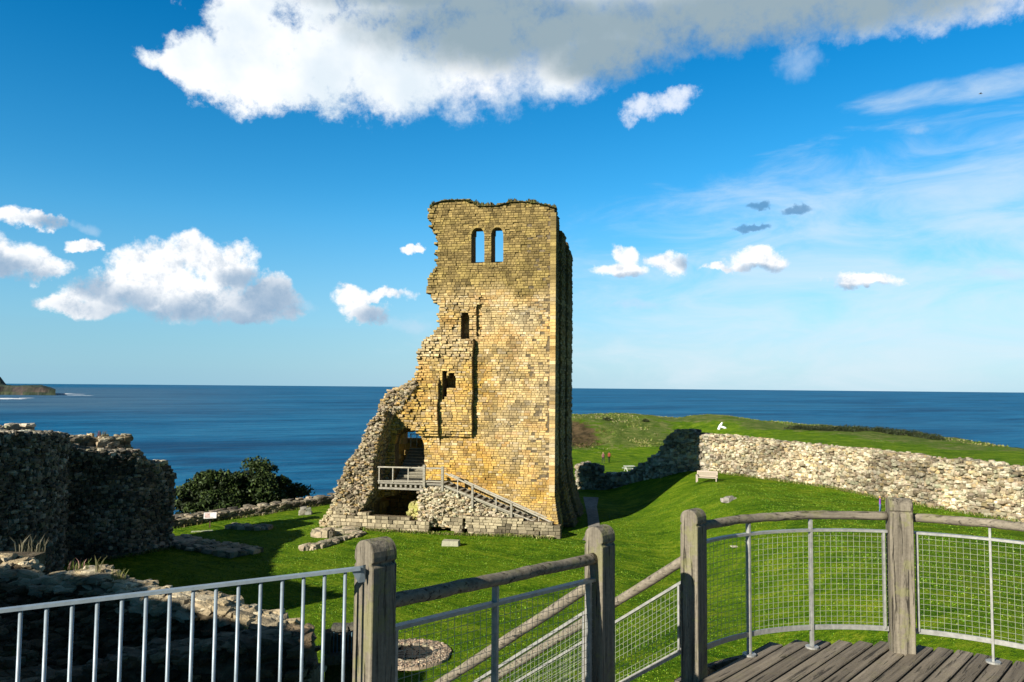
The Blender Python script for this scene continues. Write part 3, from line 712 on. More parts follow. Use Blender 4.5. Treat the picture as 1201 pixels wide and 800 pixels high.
def build_keep():
    outP = pk(OUT); holes = [pk(h) for h in (ARCH, CAV, W1, W2)]; blind = [pk(h) for h in (SLOT, SMALL, NOTCH)]; scar = pk(SCAR)
    ztop = max(p[1] for p in outP); cell = {}
    mb = MB()
    ZS = px2k(560, 330, 0)[1]
    def cuts(z):
        r_ = []
        wob = (float(fbm(z*0.8, 3.3, 0, 5, 2))-.5)*.35
        if Z512-.3 < z < Z398: r_.append(U555+wob)
        if EZ1-.3 < z < EZT: r_.append(U517+wob*1.3)
        for ab in scan([scar], z): r_ += list(ab)
        return r_
    ashlar(mb, K, lambda z: scan([outP]+holes+blind, z), -0.4, ztop, 1.05, keep_relief, keep_color, cuts=cuts, outer=lambda z: scan([outP], z))
    # inner leaf of the wall
    inn = MB()
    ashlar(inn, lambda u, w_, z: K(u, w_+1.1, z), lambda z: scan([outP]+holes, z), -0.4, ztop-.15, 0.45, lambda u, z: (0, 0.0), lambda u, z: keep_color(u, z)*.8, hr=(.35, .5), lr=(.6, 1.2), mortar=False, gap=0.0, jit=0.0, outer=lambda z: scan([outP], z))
    def low(z):
        r_ = []
        for a, b_ in scan([outP]+holes, z): r_.append((a+0.0, b_))
        return r_
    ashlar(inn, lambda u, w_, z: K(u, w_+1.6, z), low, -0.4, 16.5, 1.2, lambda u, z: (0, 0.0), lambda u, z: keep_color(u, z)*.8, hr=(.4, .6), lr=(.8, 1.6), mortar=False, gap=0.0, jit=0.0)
    f = kbuild(mb, 'front_wall', [M_ASH, M_MORT])
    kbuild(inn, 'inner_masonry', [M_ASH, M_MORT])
    # right-hand wall, running back, with shallow buttresses
    mb = MB(); D = 12.0
    def toR(s, w_, z): return K(w_, s, z)       # s along depth, w into the wall
    zt0 = px2k(652, 246, 0)[1]
    def topR(s):
        t = zt0-0.15
        if s > 2.2: t = zt0-1.35
        if s > 7.6: t = zt0-1.65-(s-7.6)*0.10
        return t+(float(vnoise(s*1.5, 2))-.5)*0.5
    def relR(s, z):
        r_ = 0.0
        if s < 2.2: r_ = 0.0
        elif 2.2 <= s < 2.5: r_ = -0.12
        elif 2.5 <= s < 5.2: r_ = 0.18
        elif 5.2 <= s < 7.2: r_ = -0.15
        elif 7.2 <= s < 9.6: r_ = 0.16
        else: r_ = 0.02
        if z < 5.2: r_ += (0.40 if s < 2.3 else 1.15)*(max(0, 5.2-z)/5.2)**1.7
        return r_, 0.02
    def spR(z):
        xs = np.linspace(0.0, D, 60); ok = [z < topR(x) for x in xs]; e = [i for i, v in enumerate(ok) if v]
        return [(xs[e[0]]+(0.06 if e[0] == 0 else 0), xs[e[-1]])] if e else []
    ashlar(mb, toR, spR, -0.5, zt0, 2.4, relR, lambda s, z: keep_color(1.0, z)*.45, lr=(.45, .9))  # stone colour darkened to deepen the shade on this face
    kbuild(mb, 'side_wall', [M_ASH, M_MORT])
    # corner roll (nook shaft) of pale quoins
    mb = MB(); z = px2k(650, 582, 0)[1]; zt = zt0-.4
    while z < zt:
        h = random.uniform(.26, .34)
        c0 = K(0.20, -0.06, z+h/2); cc = keep_color(0.1, z)*1.12
        mb.box(c0, (0.46, 0.30, h-.02), cc, (KL, KF, KZ)); z += h
    kbuild(mb, 'corner_shaft', [M_ASH])
    # grass and moss along the broken wall head
    mb = MB(); tops = [p for p in outP if p[1] > ztop-1.2]
    us = np.linspace(0.05, px2k(505, 250, 0)[0], 420)
    for u in us:
        sp = [zz for zz in np.arange(ztop-1.6, ztop+.1, .05) if any(a <= u <= b_ for a, b_ in scan([outP], zz))]
        if not sp: continue
        zt_ = sp[-1]
        for k in range(6):
            w_ = random.uniform(-.12, 1.0); c = K(u+random.uniform(-.1, .1), w_, zt_-.06); hh = random.uniform(.05, .16)*(1.0+1.6*(vnoise(u*1.4, 5.0) > .58)); r_ = random.uniform(.05, .14)
            a = random.random()*6.28; v1 = np.array([math.cos(a)*r_, math.sin(a)*r_, 0]); v2 = np.array([-math.sin(a)*r_*.7, math.cos(a)*r_*.7, 0])
            cc = random.choice([(.05, .06, .02), (.09, .09, .03), (.13, .10, .04), (.04, .04, .02)])
            mb.add([c-v1-v2, c+v1-v2, c+v1+v2, c-v1+v2, c+np.array([0, 0, hh])+v1*.5], [(0, 1, 4), (1, 2, 4), (2, 3, 4), (3, 0, 4)], cc)
    for s in np.linspace(0.3, D, 160):
        for k in range(3):
            c = K(random.uniform(0, 1.5), s, topR(s)-.1); hh = random.uniform(.06, .25); r_ = random.uniform(.06, .16)
            mb.add([c+(-r_, -r_, 0), c+(r_, -r_, 0), c+(r_, r_, 0), c+(-r_, r_, 0), c+(0, 0, hh)], [(0, 1, 4), (1, 2, 4), (2, 3, 4), (3, 0, 4)], (.05, .055, .025))
    kbuild(mb, 'wall_top_growth', [M_RUB])
    # window arches: a ring of voussoirs for each opening
    for (x0, x1, yt, wv) in ((552.9, 567.8, 266.5, .02), (576.3, 590, 266.0, .02)):
        mb = MB(); ua, _ = px2k(x0, yt, 0); ub, _ = px2k(x1, yt, 0); uc = (ua+ub)/2; r_ = abs(ua-ub)/2; zc = px2k((x0+x1)/2, yt, 0)[1]-r_
        for k in range(7):
            t = math.pi*(k+.5)/7; cx_, cz = uc+math.cos(t)*(r_+.08), zc+math.sin(t)*(r_+.08)
            ax = (KL*math.cos(t)+KZ*math.sin(t), KF, -KL*math.sin(t)+KZ*math.cos(t)); mb.box(K(cx_, .22, cz), (.22, .42, .24), keep_color(uc, zc), ax)
        kbuild(mb, 'window_arch', [M_ASH])
    # voussoirs of the doorway arch
    mb = MB(); pts = pk([(463.3, 520), (465.5, 511), (471, 505), (480, 501.5), (488, 504), (494, 511), (497.5, 520)])
    for i in range(len(pts)-1):
        a, b_ = np.array(pts[i]), np.array(pts[i+1])
        for t in (.25, .75):
            c = a+(b_-a)*t; d = (b_-a)/np.linalg.norm(b_-a); nn = np.array([-d[1], d[0]]); nn = nn if nn[1] > 0 or abs(nn[0]) > .9 else -nn
            if nn@(c-np.array(pk([(480, 522)])[0])) < 0: nn = -nn
            cc = c+nn*.17; mb.box(K(cc[0], .18, cc[1]), (np.linalg.norm(b_-a)/2-.02, .5, .36), keep_color(8, 4)*1.1, (KL*d[0]+KZ*d[1], KF, KL*nn[0]+KZ*nn[1]))
    kbuild(mb, 'doorway_arch', [M_ASH])
    # rear and inner walls
    mb = MB(); 
    ashlar(mb, lambda u, w_, z: K(u, w_+10.6, z), lambda z: [(2.2, 10.3)] if z < 13.5 else [], -0.4, 13.5, 1.4, lambda u, z: (0, .06), lambda u, z: keep_color(u, z)*.8, lr=(.6, 1.1))  # unseen; height and width set so its shadow covers the wall stump
    kbuild(mb, 'rear_wall', [M_ASH, M_MORT]); mb = MB()
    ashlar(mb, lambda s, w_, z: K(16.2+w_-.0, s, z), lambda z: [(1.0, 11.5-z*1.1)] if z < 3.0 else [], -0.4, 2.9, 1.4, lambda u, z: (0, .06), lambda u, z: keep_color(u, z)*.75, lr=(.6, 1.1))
    kbuild(mb, 'rear_wall', [M_ASH, M_MORT])
    mb = MB(); ashlar(mb, lambda u, w_, z: K(u, w_+4.2, z), lambda z: [(5.0, 16.0)] if z < 3.3 else [(8.0, 16.0)], -0.4, px2k(480, 517, 4.2)[1], 1.0, lambda u, z: (0, .06), lambda u, z: keep_color(u, z)*.6, lr=(.5, .9), hr=(.3, .4)); kbuild(mb, 'dark_backing_wall', [M_ASH, M_MORT])  # added behind cavity and arch, coloured dark so the openings look shaded
build_keep()

def rubble_solid(name, prof, w0, w1, palette, parent=keep, size=(.15, .38), n=None, core=M_EARTH, left_bias=0, right=True):
    """extruded rubble mass in the keep's frame: outline (u,z) from depth w0 (front) to w1"""
    mb = MB(); P = prof; k = len(P)
    # orient
    V = [K(u, w0+.15, z) for u, z in P]+[K(u, w1, z) for u, z in P]
    F = [tuple(range(k)), tuple(range(2*k-1, k-1, -1))]+[(i, k+i, k+(i+1) % k, (i+1) % k) for i in range(k)]
    mb.add(V, F, (.2, .2, .2), 1)
    zs = [p[1] for p in P]; z = min(zs); C, S_, A = [], [], []
    while z < max(zs):
        h = random.uniform(size[0]*.6, size[0]*1.1)
        for a, b_ in scan([P], z+h/2):
            u = a-.1
            while u < b_:
                l = random.uniform(*size); uu = u+l/2
                C.append(K(uu, w0+random.uniform(-.16, .16)+(float(fbm(uu, z, 0, 8, 2))-.5)*.5, z+h/2)); S_.append((l*1.05, .5, h*1.2)); tw = random.uniform(-.4, .4)
                A.append((KL*math.cos(tw)+KF*math.sin(tw), -KL*math.sin(tw)+KF*math.cos(tw), KZ)); u += l
        z += h*.85
    for i in range(k):                     # the edges
        a, b_ = np.array(P[i]), np.array(P[(i+1) % k]); L = np.linalg.norm(b_-a)
        if L < .05 or (min(a[1], b_[1]) < -.2): continue
        for s in np.arange(0, L, size[0]*.95):
            ww = w0
            while ww < w1:
                l = random.uniform(*size); c = a+(b_-a)*(s/L)+np.random.uniform(-.12, .12, 2) if False else a+(b_-a)*(s/L)+rng.uniform(-.10, .10, 2)
                C.append(K(c[0], ww+l/2, c[1])); S_.append((random.uniform(*size)*.9, l, random.uniform(size[0], size[0]*1.5))); t = random.uniform(-.5, .5)
                A.append((KL*math.cos(t)+KZ*math.sin(t), KF, -KL*math.sin(t)+KZ*math.cos(t))); ww += l*.9
    stones(mb, np.array(C), np.array(S_), np.array(A), pal(len(C), *palette, .22), .45, .22)
    return kbuild(mb, name, [M_RUB, core], parent)

CREAM = ([(.50, .43, .28), (.44, .36, .22), (.36, .31, .21), (.30, .25, .17)], [4, 3, 2, 1])
GREYOCH = ([(.33, .27, .17), (.23, .19, .13), (.40, .34, .24), (.14, .115, .08), (.36, .26, .12)], [4, 4, 3, 2, 2])
def build_forework():
    # the great broken spur on the left
    spur = pk([(394, 600), (395, 578), (402, 562), (410, 541), (419, 531), (426, 520), (430, 508), (435, 496), (443, 489), (450, 483), (452, 492), (447, 508), (441, 528), (437, 546), (437, 572), (428, 590), (418, 603)], -2.3)
    rubble_solid('broken_spur', spur, -2.3, 1.0, GREYOCH)
    sp2 = pk([(437, 545), (436, 500), (446, 486), (449, 474), (461, 458), (474, 453), (486, 447), (489, 452), (475, 470), (470, 480), (461, 488), (455, 500), (450, 520)], -.9)
    rubble_solid('broken_wall_core', sp2, -.9, 1.2, GREYOCH)
    # plinth along the foot
    def creamc(u, z):
        q = float(fbm(u*1.2, z*.6, 0, 14, 3)); c = np.array([.42, .36, .24])*(0.7+.45*rng.random())*(1-.45*float(sm((fbm(u*2.5, z*.8, 0, 52, 3)-.5)/.1))); 
        return c*(.62 if q > .58 else 1.0)
    pl = pk([(385, 614), (396, 592), (405, 590), (414, 596), (422, 600), (436, 604.5), (470, 608), (502, 611.5), (520, 606), (549, 606.5), (600, 608.5), (640, 613), (657, 617), (657.5, 633), (500, 633), (385, 627)], -2.6)
    gap1 = pk([(503, 640), (503, 614), (510, 609), (517, 607), (534, 627), (534, 640)], -2.6); gap2 = pk([(542, 640), (543, 608), (546, 607), (550, 640)], -2.6)
    um = px2k(546, 615, -2.6)[0]; um2 = px2k(517, 612, -2.6)[0]
    for lo_, hi_ in ((-5, um), (um, um2), (um2, 60)):
        def spn(z, lo_=lo_, hi_=hi_):
            return [(max(a, lo_), min(b_, hi_)) for a, b_ in scan([pl, gap1, gap2], z) if min(b_, hi_)-max(a, lo_) > .05]
        mb = MB(); ashlar(mb, lambda u, w_, z: K(u, w_-2.6, z), spn, -0.6, max(p[1] for p in pl), .75, lambda u, z: (0, .05), creamc, hr=(.2, .32), lr=(.25, .7), ragged=.06)
        kbuild(mb, 'plinth', [M_ASH, M_MORT])
    # sloping buttress foot at the extreme left
    rubble_solid('battered_foot', pk([(378, 617), (378, 613), (386, 602), (395, 588), (400, 612), (400, 618)], -2.2), -2.2, .6, CREAM)
    # rubble ramp carrying the stair
    rp = pk([(494, 612), (494, 575), (503, 571), (521, 573), (540, 582), (560, 592), (585, 602), (606, 609), (625, 614), (625, 622), (494, 616)], -1.9)
    rubble_solid('stair_ramp', rp, -1.9, -.02, PALES)
    # masonry block left standing in the cavity
    rubble_solid('low_pier', pk([(482, 612), (482, 592), (493, 593), (495, 612)], -1.0), -1.0, 0.3, ([(.38, .38, .12), (.42, .38, .16)], [1, 1]), size=(.25, .45))
build_forework()

# ---------------------------------------------------------------- timber stair and landing of the keep
def build_stair():
    st = empty('wooden_stair', K(9, -1.2, 0)); tag(st, 'grey timber stair and landing with white rails climbing the keep to its arch', 'stair')
    def kb(mb, name, mats=M_TOWERWOOD): return kbuild(mb, name, mats, st)
    ax = (KL, KF, KZ); wf, wb = -2.05, -.35
    uL, zP = px2k(444, 566, wf); uR, _ = px2k(520, 566, wf); u1, zr = px2k(520, 549, wf)
    zP = px2k(482, 566.3, wf)[1]
    uB, zB = px2k(646, 613, wf)
    WOOD = (.5, .5, .5)
    mb = MB()
    n = 13; wd = (wb-wf)/n
    for i in range(n): mb.box(K((uL+uR)/2, wf+wd*(i+.5), zP), (abs(uL-uR), wd-.012, .05), (.42+.16*random.random(),)*3, ax)
    kb(mb, 'landing_boards')
    mb = MB(); mb.box(K((uL+uR)/2, wf-.03, zP-.06), (abs(uL-uR)+.05, .05, .15), WOOD, ax); mb.box(K((uL+px2k(497, 566, wf)[0])/2, wf+.02, zP-.50), (abs(uL-px2k(497, 566, wf)[0]), .10, .16), (.6, .6, .6), ax); kb(mb, 'edge_beam')
    mb = MB()
    k = 9; ul2 = px2k(496, 566, wf)[0]
    for i in range(k): 
        u = uL+(ul2-uL)*(i+.5)/k; mb.box(K(u, (wf+wb)/2+.03, zP-.25), (.16, abs(wb-wf), .30), (.6, .6, .6), ax)
    kb(mb, 'joists')
    # flight down to the right
    steps = 19; du = (uR-uB)/steps; dz = (zP-0.55)/steps
    for i in range(steps):
        u = uR-du*(i+.5); z = zP-dz*(i+1)
        mb = MB(); mb.box(K(u, (wf+wb)/2, z), (du+.04, abs(wb-wf)-.1, .05), (.5+.12*random.random(),)*3, ax); kb(mb, 'tread')
    for wv in (wf+.02, wb-.02):
        mb = MB(); mb.bar(K(uR, wv, zP-.12), K(uB, wv, .5), .06, .24, (.55, .55, .5), mi=0); kb(mb, 'stringer')
    # posts and rails, front and wall side
    posts = [(498, 545, 568, .2), (519.5, 547, 573, .2), (554.5, 569, 592, .17), (600, 590, 611, .17)]
    for px, yt, yb, wd in posts:
        u, zt = px2k(px, yt, wf-.05); _, zb_ = px2k(px, yb+3, wf-.05)
        mb = MB(); mb.box(K(u, wf-.12, (zt+zb_)/2), (wd, wd, zt-zb_), (.6, .6, .58), ax); kb(mb, 'post')
    for px, yt, yb in [(445, 547, 567), (461, 548, 566), (479, 549, 566), (537, 561, 580), (582, 583, 600), (632, 606, 617)]:
        u, zt = px2k(px, yt, wf-.05); _, zb_ = px2k(px, yb, wf-.05); mb = MB(); mb.box(K(u, wf-.07, (zt+zb_)/2), (.07, .07, zt-zb_), (.85, .85, .85), ax); kb(mb, 'baluster')
    mb = MB()
    def pr(a, b_, wv, t=.08):
        (ua, za), (ub, zb_) = px2k(a[0], a[1], wv), px2k(b_[0], b_[1], wv); mb.bar(K(ua, wv, za), K(ub, wv, zb_), t, t, (.8, .8, .78))
    pr((443, 547.5), (520, 549.5), wf-.1, .10); pr((443, 564), (520, 564.8), wf-.1, .07)
    pr((522, 555), (648, 613), wf-.1, .11); pr((521, 570), (630, 613), wf-.1, .09)
    kb(mb, 'front_handrail')
    mb = MB(); pr((528, 556), (650, 611), wb, .11); pr((528, 566), (640, 612.5), wb, .08); kb(mb, 'wall_handrail')
    # steps rising through the arch
    ua, ub = px2k(464, 560, .2)[0], px2k(497, 560, .2)[0]
    for i in range(11):
        mb = MB(); z = zP+.22*(i+1); wv = -.25+i*.33
        mb.box(K((ua+ub)/2-.1, wv+.2, z-.12), (abs(ua-ub)-.2, .42, .07), (.55, .55, .5), ax); mb.box(K((ua+ub)/2-.1, wv+.03, z-.22), (abs(ua-ub)-.2, .03, .14), (.35, .35, .32), ax); kb(mb, 'arch_step')
    mb = MB(); zt = zP+.22*11+1.1
    for u in np.linspace(ub+.1, ua-.1, 5): mb.box(K(u, 3.75, zt-.55), (.07, .07, 1.15), (.8, .85, .9), ax)
    mb.box(K((ua+ub)/2, 3.75, zt), (abs(ua-ub), .07, .07), (.8, .85, .9), ax); kb(mb, 'arch_railing')
build_stair()

# ================================================================ other walls
def lin(pts):                 # piecewise linear function of arc length
    xs = [p[0] for p in pts]; ys = [p[1] for p in pts]
    return lambda s: float(np.interp(s, xs, ys))
def plen(path): return np.concatenate([[0], np.cumsum(np.linalg.norm(np.diff(np.array(path, float), axis=0), axis=1))])

# left curtain wall, seen from its shaded inner side (travel so that the seen face is on the right hand)
def build_left_wall():
    def z_at(px, py, Y): return at(px, py, Y)[2]
    a = at(201, 600, 57.0); b_ = at(160, 600, 54.5); c = at(77, 600, 51.3)
    path = [(c[0], c[1]), (b_[0], b_[1]), (a[0], a[1])]; path = path[::-1]
    # seen face must be on the right hand: travelling from far to near gives the left, so reverse
    path = path[::-1]; cum = plen(path); L = cum[-1]
    zt = lin([(0, z_at(80, 528, 51.3)), (L*.55, z_at(150, 531, 53.9)), (L*.62, z_at(155, 529, 54.3)), (L*.70, z_at(166, 541, 55)), (L*.78, z_at(175, 546, 55.6)), (L*.93, z_at(194, 541, 56.6)), (L, z_at(199, 556, 57))])
    w_ = poly_wall('curtain_wall', path, lambda s: -12.3, zt, 4.0, DARKS, sl=(.16, .42), sh=(.12, .24), seed=3, jag=.5, top_sun_gain=2.2)
    tag(w_, 'dark ruined curtain wall section at left with sunlit parapet on top', 'ruined wall', 'ruined curtain walls')
    # its taller parapet at the back, lit by the sun
    p0, p1 = at(86, 520, 53.5), at(151, 520, 56.0)
    par = poly_wall('parapet', [(p0[0], p0[1]), (p1[0], p1[1])], lambda s: -7.0, lin([(0, z_at(86, 514, 53.5)), (4.0, z_at(150, 513.5, 56.0)), (9, z_at(152, 516, 56))]), 1.0, PALES, parent=None, sl=(.3, .7), sh=(.2, .4), seed=4, jag=.25)
    par.parent = w_
    # nearer bay, running off to the left of the picture and round
    a = at(76, 600, 50.2); path = [(-24.5, 27.5), (-28.5, 33), (-30.2, 38), at(0, 600, 44.6)[:2], at(36, 600, 46.4)[:2], at(60, 600, 48.0)[:2], (a[0], a[1])]
    cum = plen(path); L = cum[-1]
    g = [z_at(0, 508, 44.6), z_at(40, 508.5, 46.4), z_at(60, 508, 48), z_at(74, 510, 50.2)]
    zt = lin([(0, -3.0), (cum[1], -2.8), (cum[2]-2.2, -3.4), (cum[2]-1.8, -6.3), (cum[2]+.3, -6.3), (cum[2]+1.0, -3.2), (cum[3], g[0]), (cum[4], g[1]), (cum[5], g[2]), (L, g[3])])
    zt = lin([(0, -1.0), (cum[1], -1.8), (cum[2], -1.9), (cum[3]-1, g[0]), (cum[3], g[0]), (cum[4], g[1]), (cum[5], g[2]), (L, g[3])])
    n_ = poly_wall('curtain_wall', path, lambda s: -12.3, zt, 4.5, DARKS, sl=(.16, .42), sh=(.12, .25), seed=5, jag=.3, top_sun_gain=2.2)
    tag(n_, 'tallest dark rubble wall bay at the far left edge with flat top coloured lighter as sunlit', 'ruined wall', 'ruined curtain walls')
    p0, p1 = at(-30, 500, 47.6), at(37, 500, 50.5)
    par = poly_wall('parapet', [p0[:2], p1[:2]], lambda s: -5.0, lin([(0, z_at(-30, 504, 47.6)), (3.9, z_at(37, 499.5, 50.5)), (9, z_at(37, 499.5, 50.5))]), 1.0, GREYS, sl=(.3, .7), sh=(.15, .3), seed=6, jag=.2); par.parent = n_
    tuft_patch('valerian_plant', at(118, 512, 55), 70, .5, (.09, .08, .03), (.30, .06, .07), 'reddish plant growing on the parapet of the dark left wall', 'plant')

def tuft_patch(name, c, n, r, c1, c2, label, cat, group=None, h=(.2, .5), parent=None):
    mb = MB(); c = np.asarray(c, float)
    for i in range(n):
        a = random.random()*6.28; q = r*math.sqrt(random.random()); b0 = np.array([math.cos(a)*q, math.sin(a)*q*.6, 0]); hh = random.uniform(*h); ln = random.uniform(-.25, .25)*hh
        t = random.random()*6.28; wv = np.array([math.cos(t), math.sin(t), 0])*hh*random.uniform(.012, .04)
        m_ = b0+np.array([ln*.4, 0, hh*.6]); e = b0+np.array([ln*1.4, ln, hh])
        mb.add([b0-wv*.6, b0+wv*.6, m_+wv, m_-wv, e], [(0, 1, 2, 3), (3, 2, 4)], c1 if random.random() < .65 else c2)
    o = mb.build(name, M_LEAF, None, loc=c*0) if False else mb.build(name, M_LEAF)
    o.location = tuple(c); tag(o, label, cat, group)
    return o

M_LEAF, T_, b_ = mat('leaf')
at_ = T_.n('ShaderNodeVertexColor', layer_name='Col').outputs[0]; T_.put(b_.inputs['Base Color'], at_); b_.inputs['Roughness'].default_value = 0.6
build_left_wall()

def build_right_wall():
    pts = [(835, 556, 77.0), (900, 562, 71.5), (980, 572, 65), (1060, 592, 57.5), (1130, 603, 53), (1196, 614, 49.5)]
    P = [at(px, 600, Y)[:2] for px, py, Y in pts]
    path = P; 
    cum = plen(path); L = cum[-1]
    # travelling towards the camera: seen face is on the right hand
    tops = [(835, 511, 77.0), (878, 516, 73.4), (905, 519, 71.1), (960, 525, 66.6), (1000, 529, 63.1), (1040, 533, 59.4), (1080, 538, 56.1), (1100, 546, 55), (1112, 540, 54.2), (1150, 545, 52), (1185, 552, 50.2), (1196, 567, 49.5)]
    zt = lin([(float(np.interp(-Y, [-p[2] for p in pts], cum)), at(px, py, Y)[2]) for px, py, Y in tops])
    zb = lin([(c, gz(*p)) for c, p in zip(cum, path)])
    w_ = poly_wall('curtain_wall', path, lambda s: zb(s)-.2, zt, 2.2, PALES, sl=(.15, .40), sh=(.11, .24), seed=8, jag=.45, rough=.15)
    tag(w_, 'long pale sunlit rubble curtain wall crossing the lawn on the right', 'ruined wall', 'ruined curtain walls')
    # the shaded return with its high broken end
    a = at(835, 600, 77.3); b_ = at(792, 600, 79.5); c = at(776, 600, 80.5)
    path = [c[:2], b_[:2], a[:2]]; cum = plen(path); L = cum[-1]
    zt = lin([(0, at(777, 524, 80.5)[2]), (.5, at(779, 514, 80.3)[2]), (cum[1], at(792, 505.5, 79.5)[2]), (cum[1]+1.9, at(814, 506, 78.4)[2]), (cum[1]+2.5, at(820, 511, 78)[2]), (L, at(835, 511, 77.3)[2])])
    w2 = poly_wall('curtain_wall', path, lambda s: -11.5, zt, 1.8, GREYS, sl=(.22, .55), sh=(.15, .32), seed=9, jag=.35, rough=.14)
    tag(w2, 'shaded broken end of the right curtain wall, behind the bench', 'ruined wall', 'ruined curtain walls')
    path = [at(706, 600, 87.5)[:2], at(735, 600, 85.8)[:2], at(756, 600, 83.5)[:2], at(777, 600, 80.8)[:2]]; cum = plen(path)
    zt = lin([(0, at(706, 557, 87.5)[2]), (cum[1], at(735, 556, 85.8)[2]), (cum[2], at(756, 543, 83.5)[2]), (cum[3], at(777, 529, 80.8)[2])])
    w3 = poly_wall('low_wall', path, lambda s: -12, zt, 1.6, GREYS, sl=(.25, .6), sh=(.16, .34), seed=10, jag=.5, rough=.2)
    tag(w3, 'low broken wall in the tower shadow sloping up to the tall wall end', 'ruined wall')
    path = [at(677, 600, 88.5)[:2], at(704, 600, 88)[:2]]
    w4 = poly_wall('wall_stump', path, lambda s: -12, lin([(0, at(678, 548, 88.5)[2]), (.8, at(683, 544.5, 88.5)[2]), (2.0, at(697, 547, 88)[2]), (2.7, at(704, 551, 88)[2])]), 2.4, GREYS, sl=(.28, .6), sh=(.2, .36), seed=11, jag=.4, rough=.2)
    tag(w4, 'blocky rubble wall stump just right of the keep, one edge sunlit', 'ruined wall')
    # boundary wall at the cliff on the left
    P = [(196, 617, 64.0), (228, 613, 66), (262, 608.5, 68.5), (330, 604, 72.5), (384, 595, 76.5), (430, 590, 81), (500, 585, 88)]
    path = [at(a[0], 600, a[2])[:2] for a in P]; cum = plen(path)
    zt = lin([(cum[i], at(P[i][0], y, P[i][2])[2]) for i, y in enumerate([612, 606.5, 602, 592, 584, 577, 568])])
    zb = lin([(cum[i], at(P[i][0], P[i][1], P[i][2])[2]) for i in range(7)])
    w5 = poly_wall('boundary_wall', path, lambda s: zb(s)-.4, zt, 1.3, ([(.20, .17, .12), (.28, .24, .17), (.14, .12, .09)], [3, 2, 2]), sl=(.3, .7), sh=(.15, .26), seed=12, jag=.08, rough=.05, endcap=True)
    tag(w5, 'long low boundary wall with flat coping along the cliff left of the keep', 'wall')
build_right_wall()

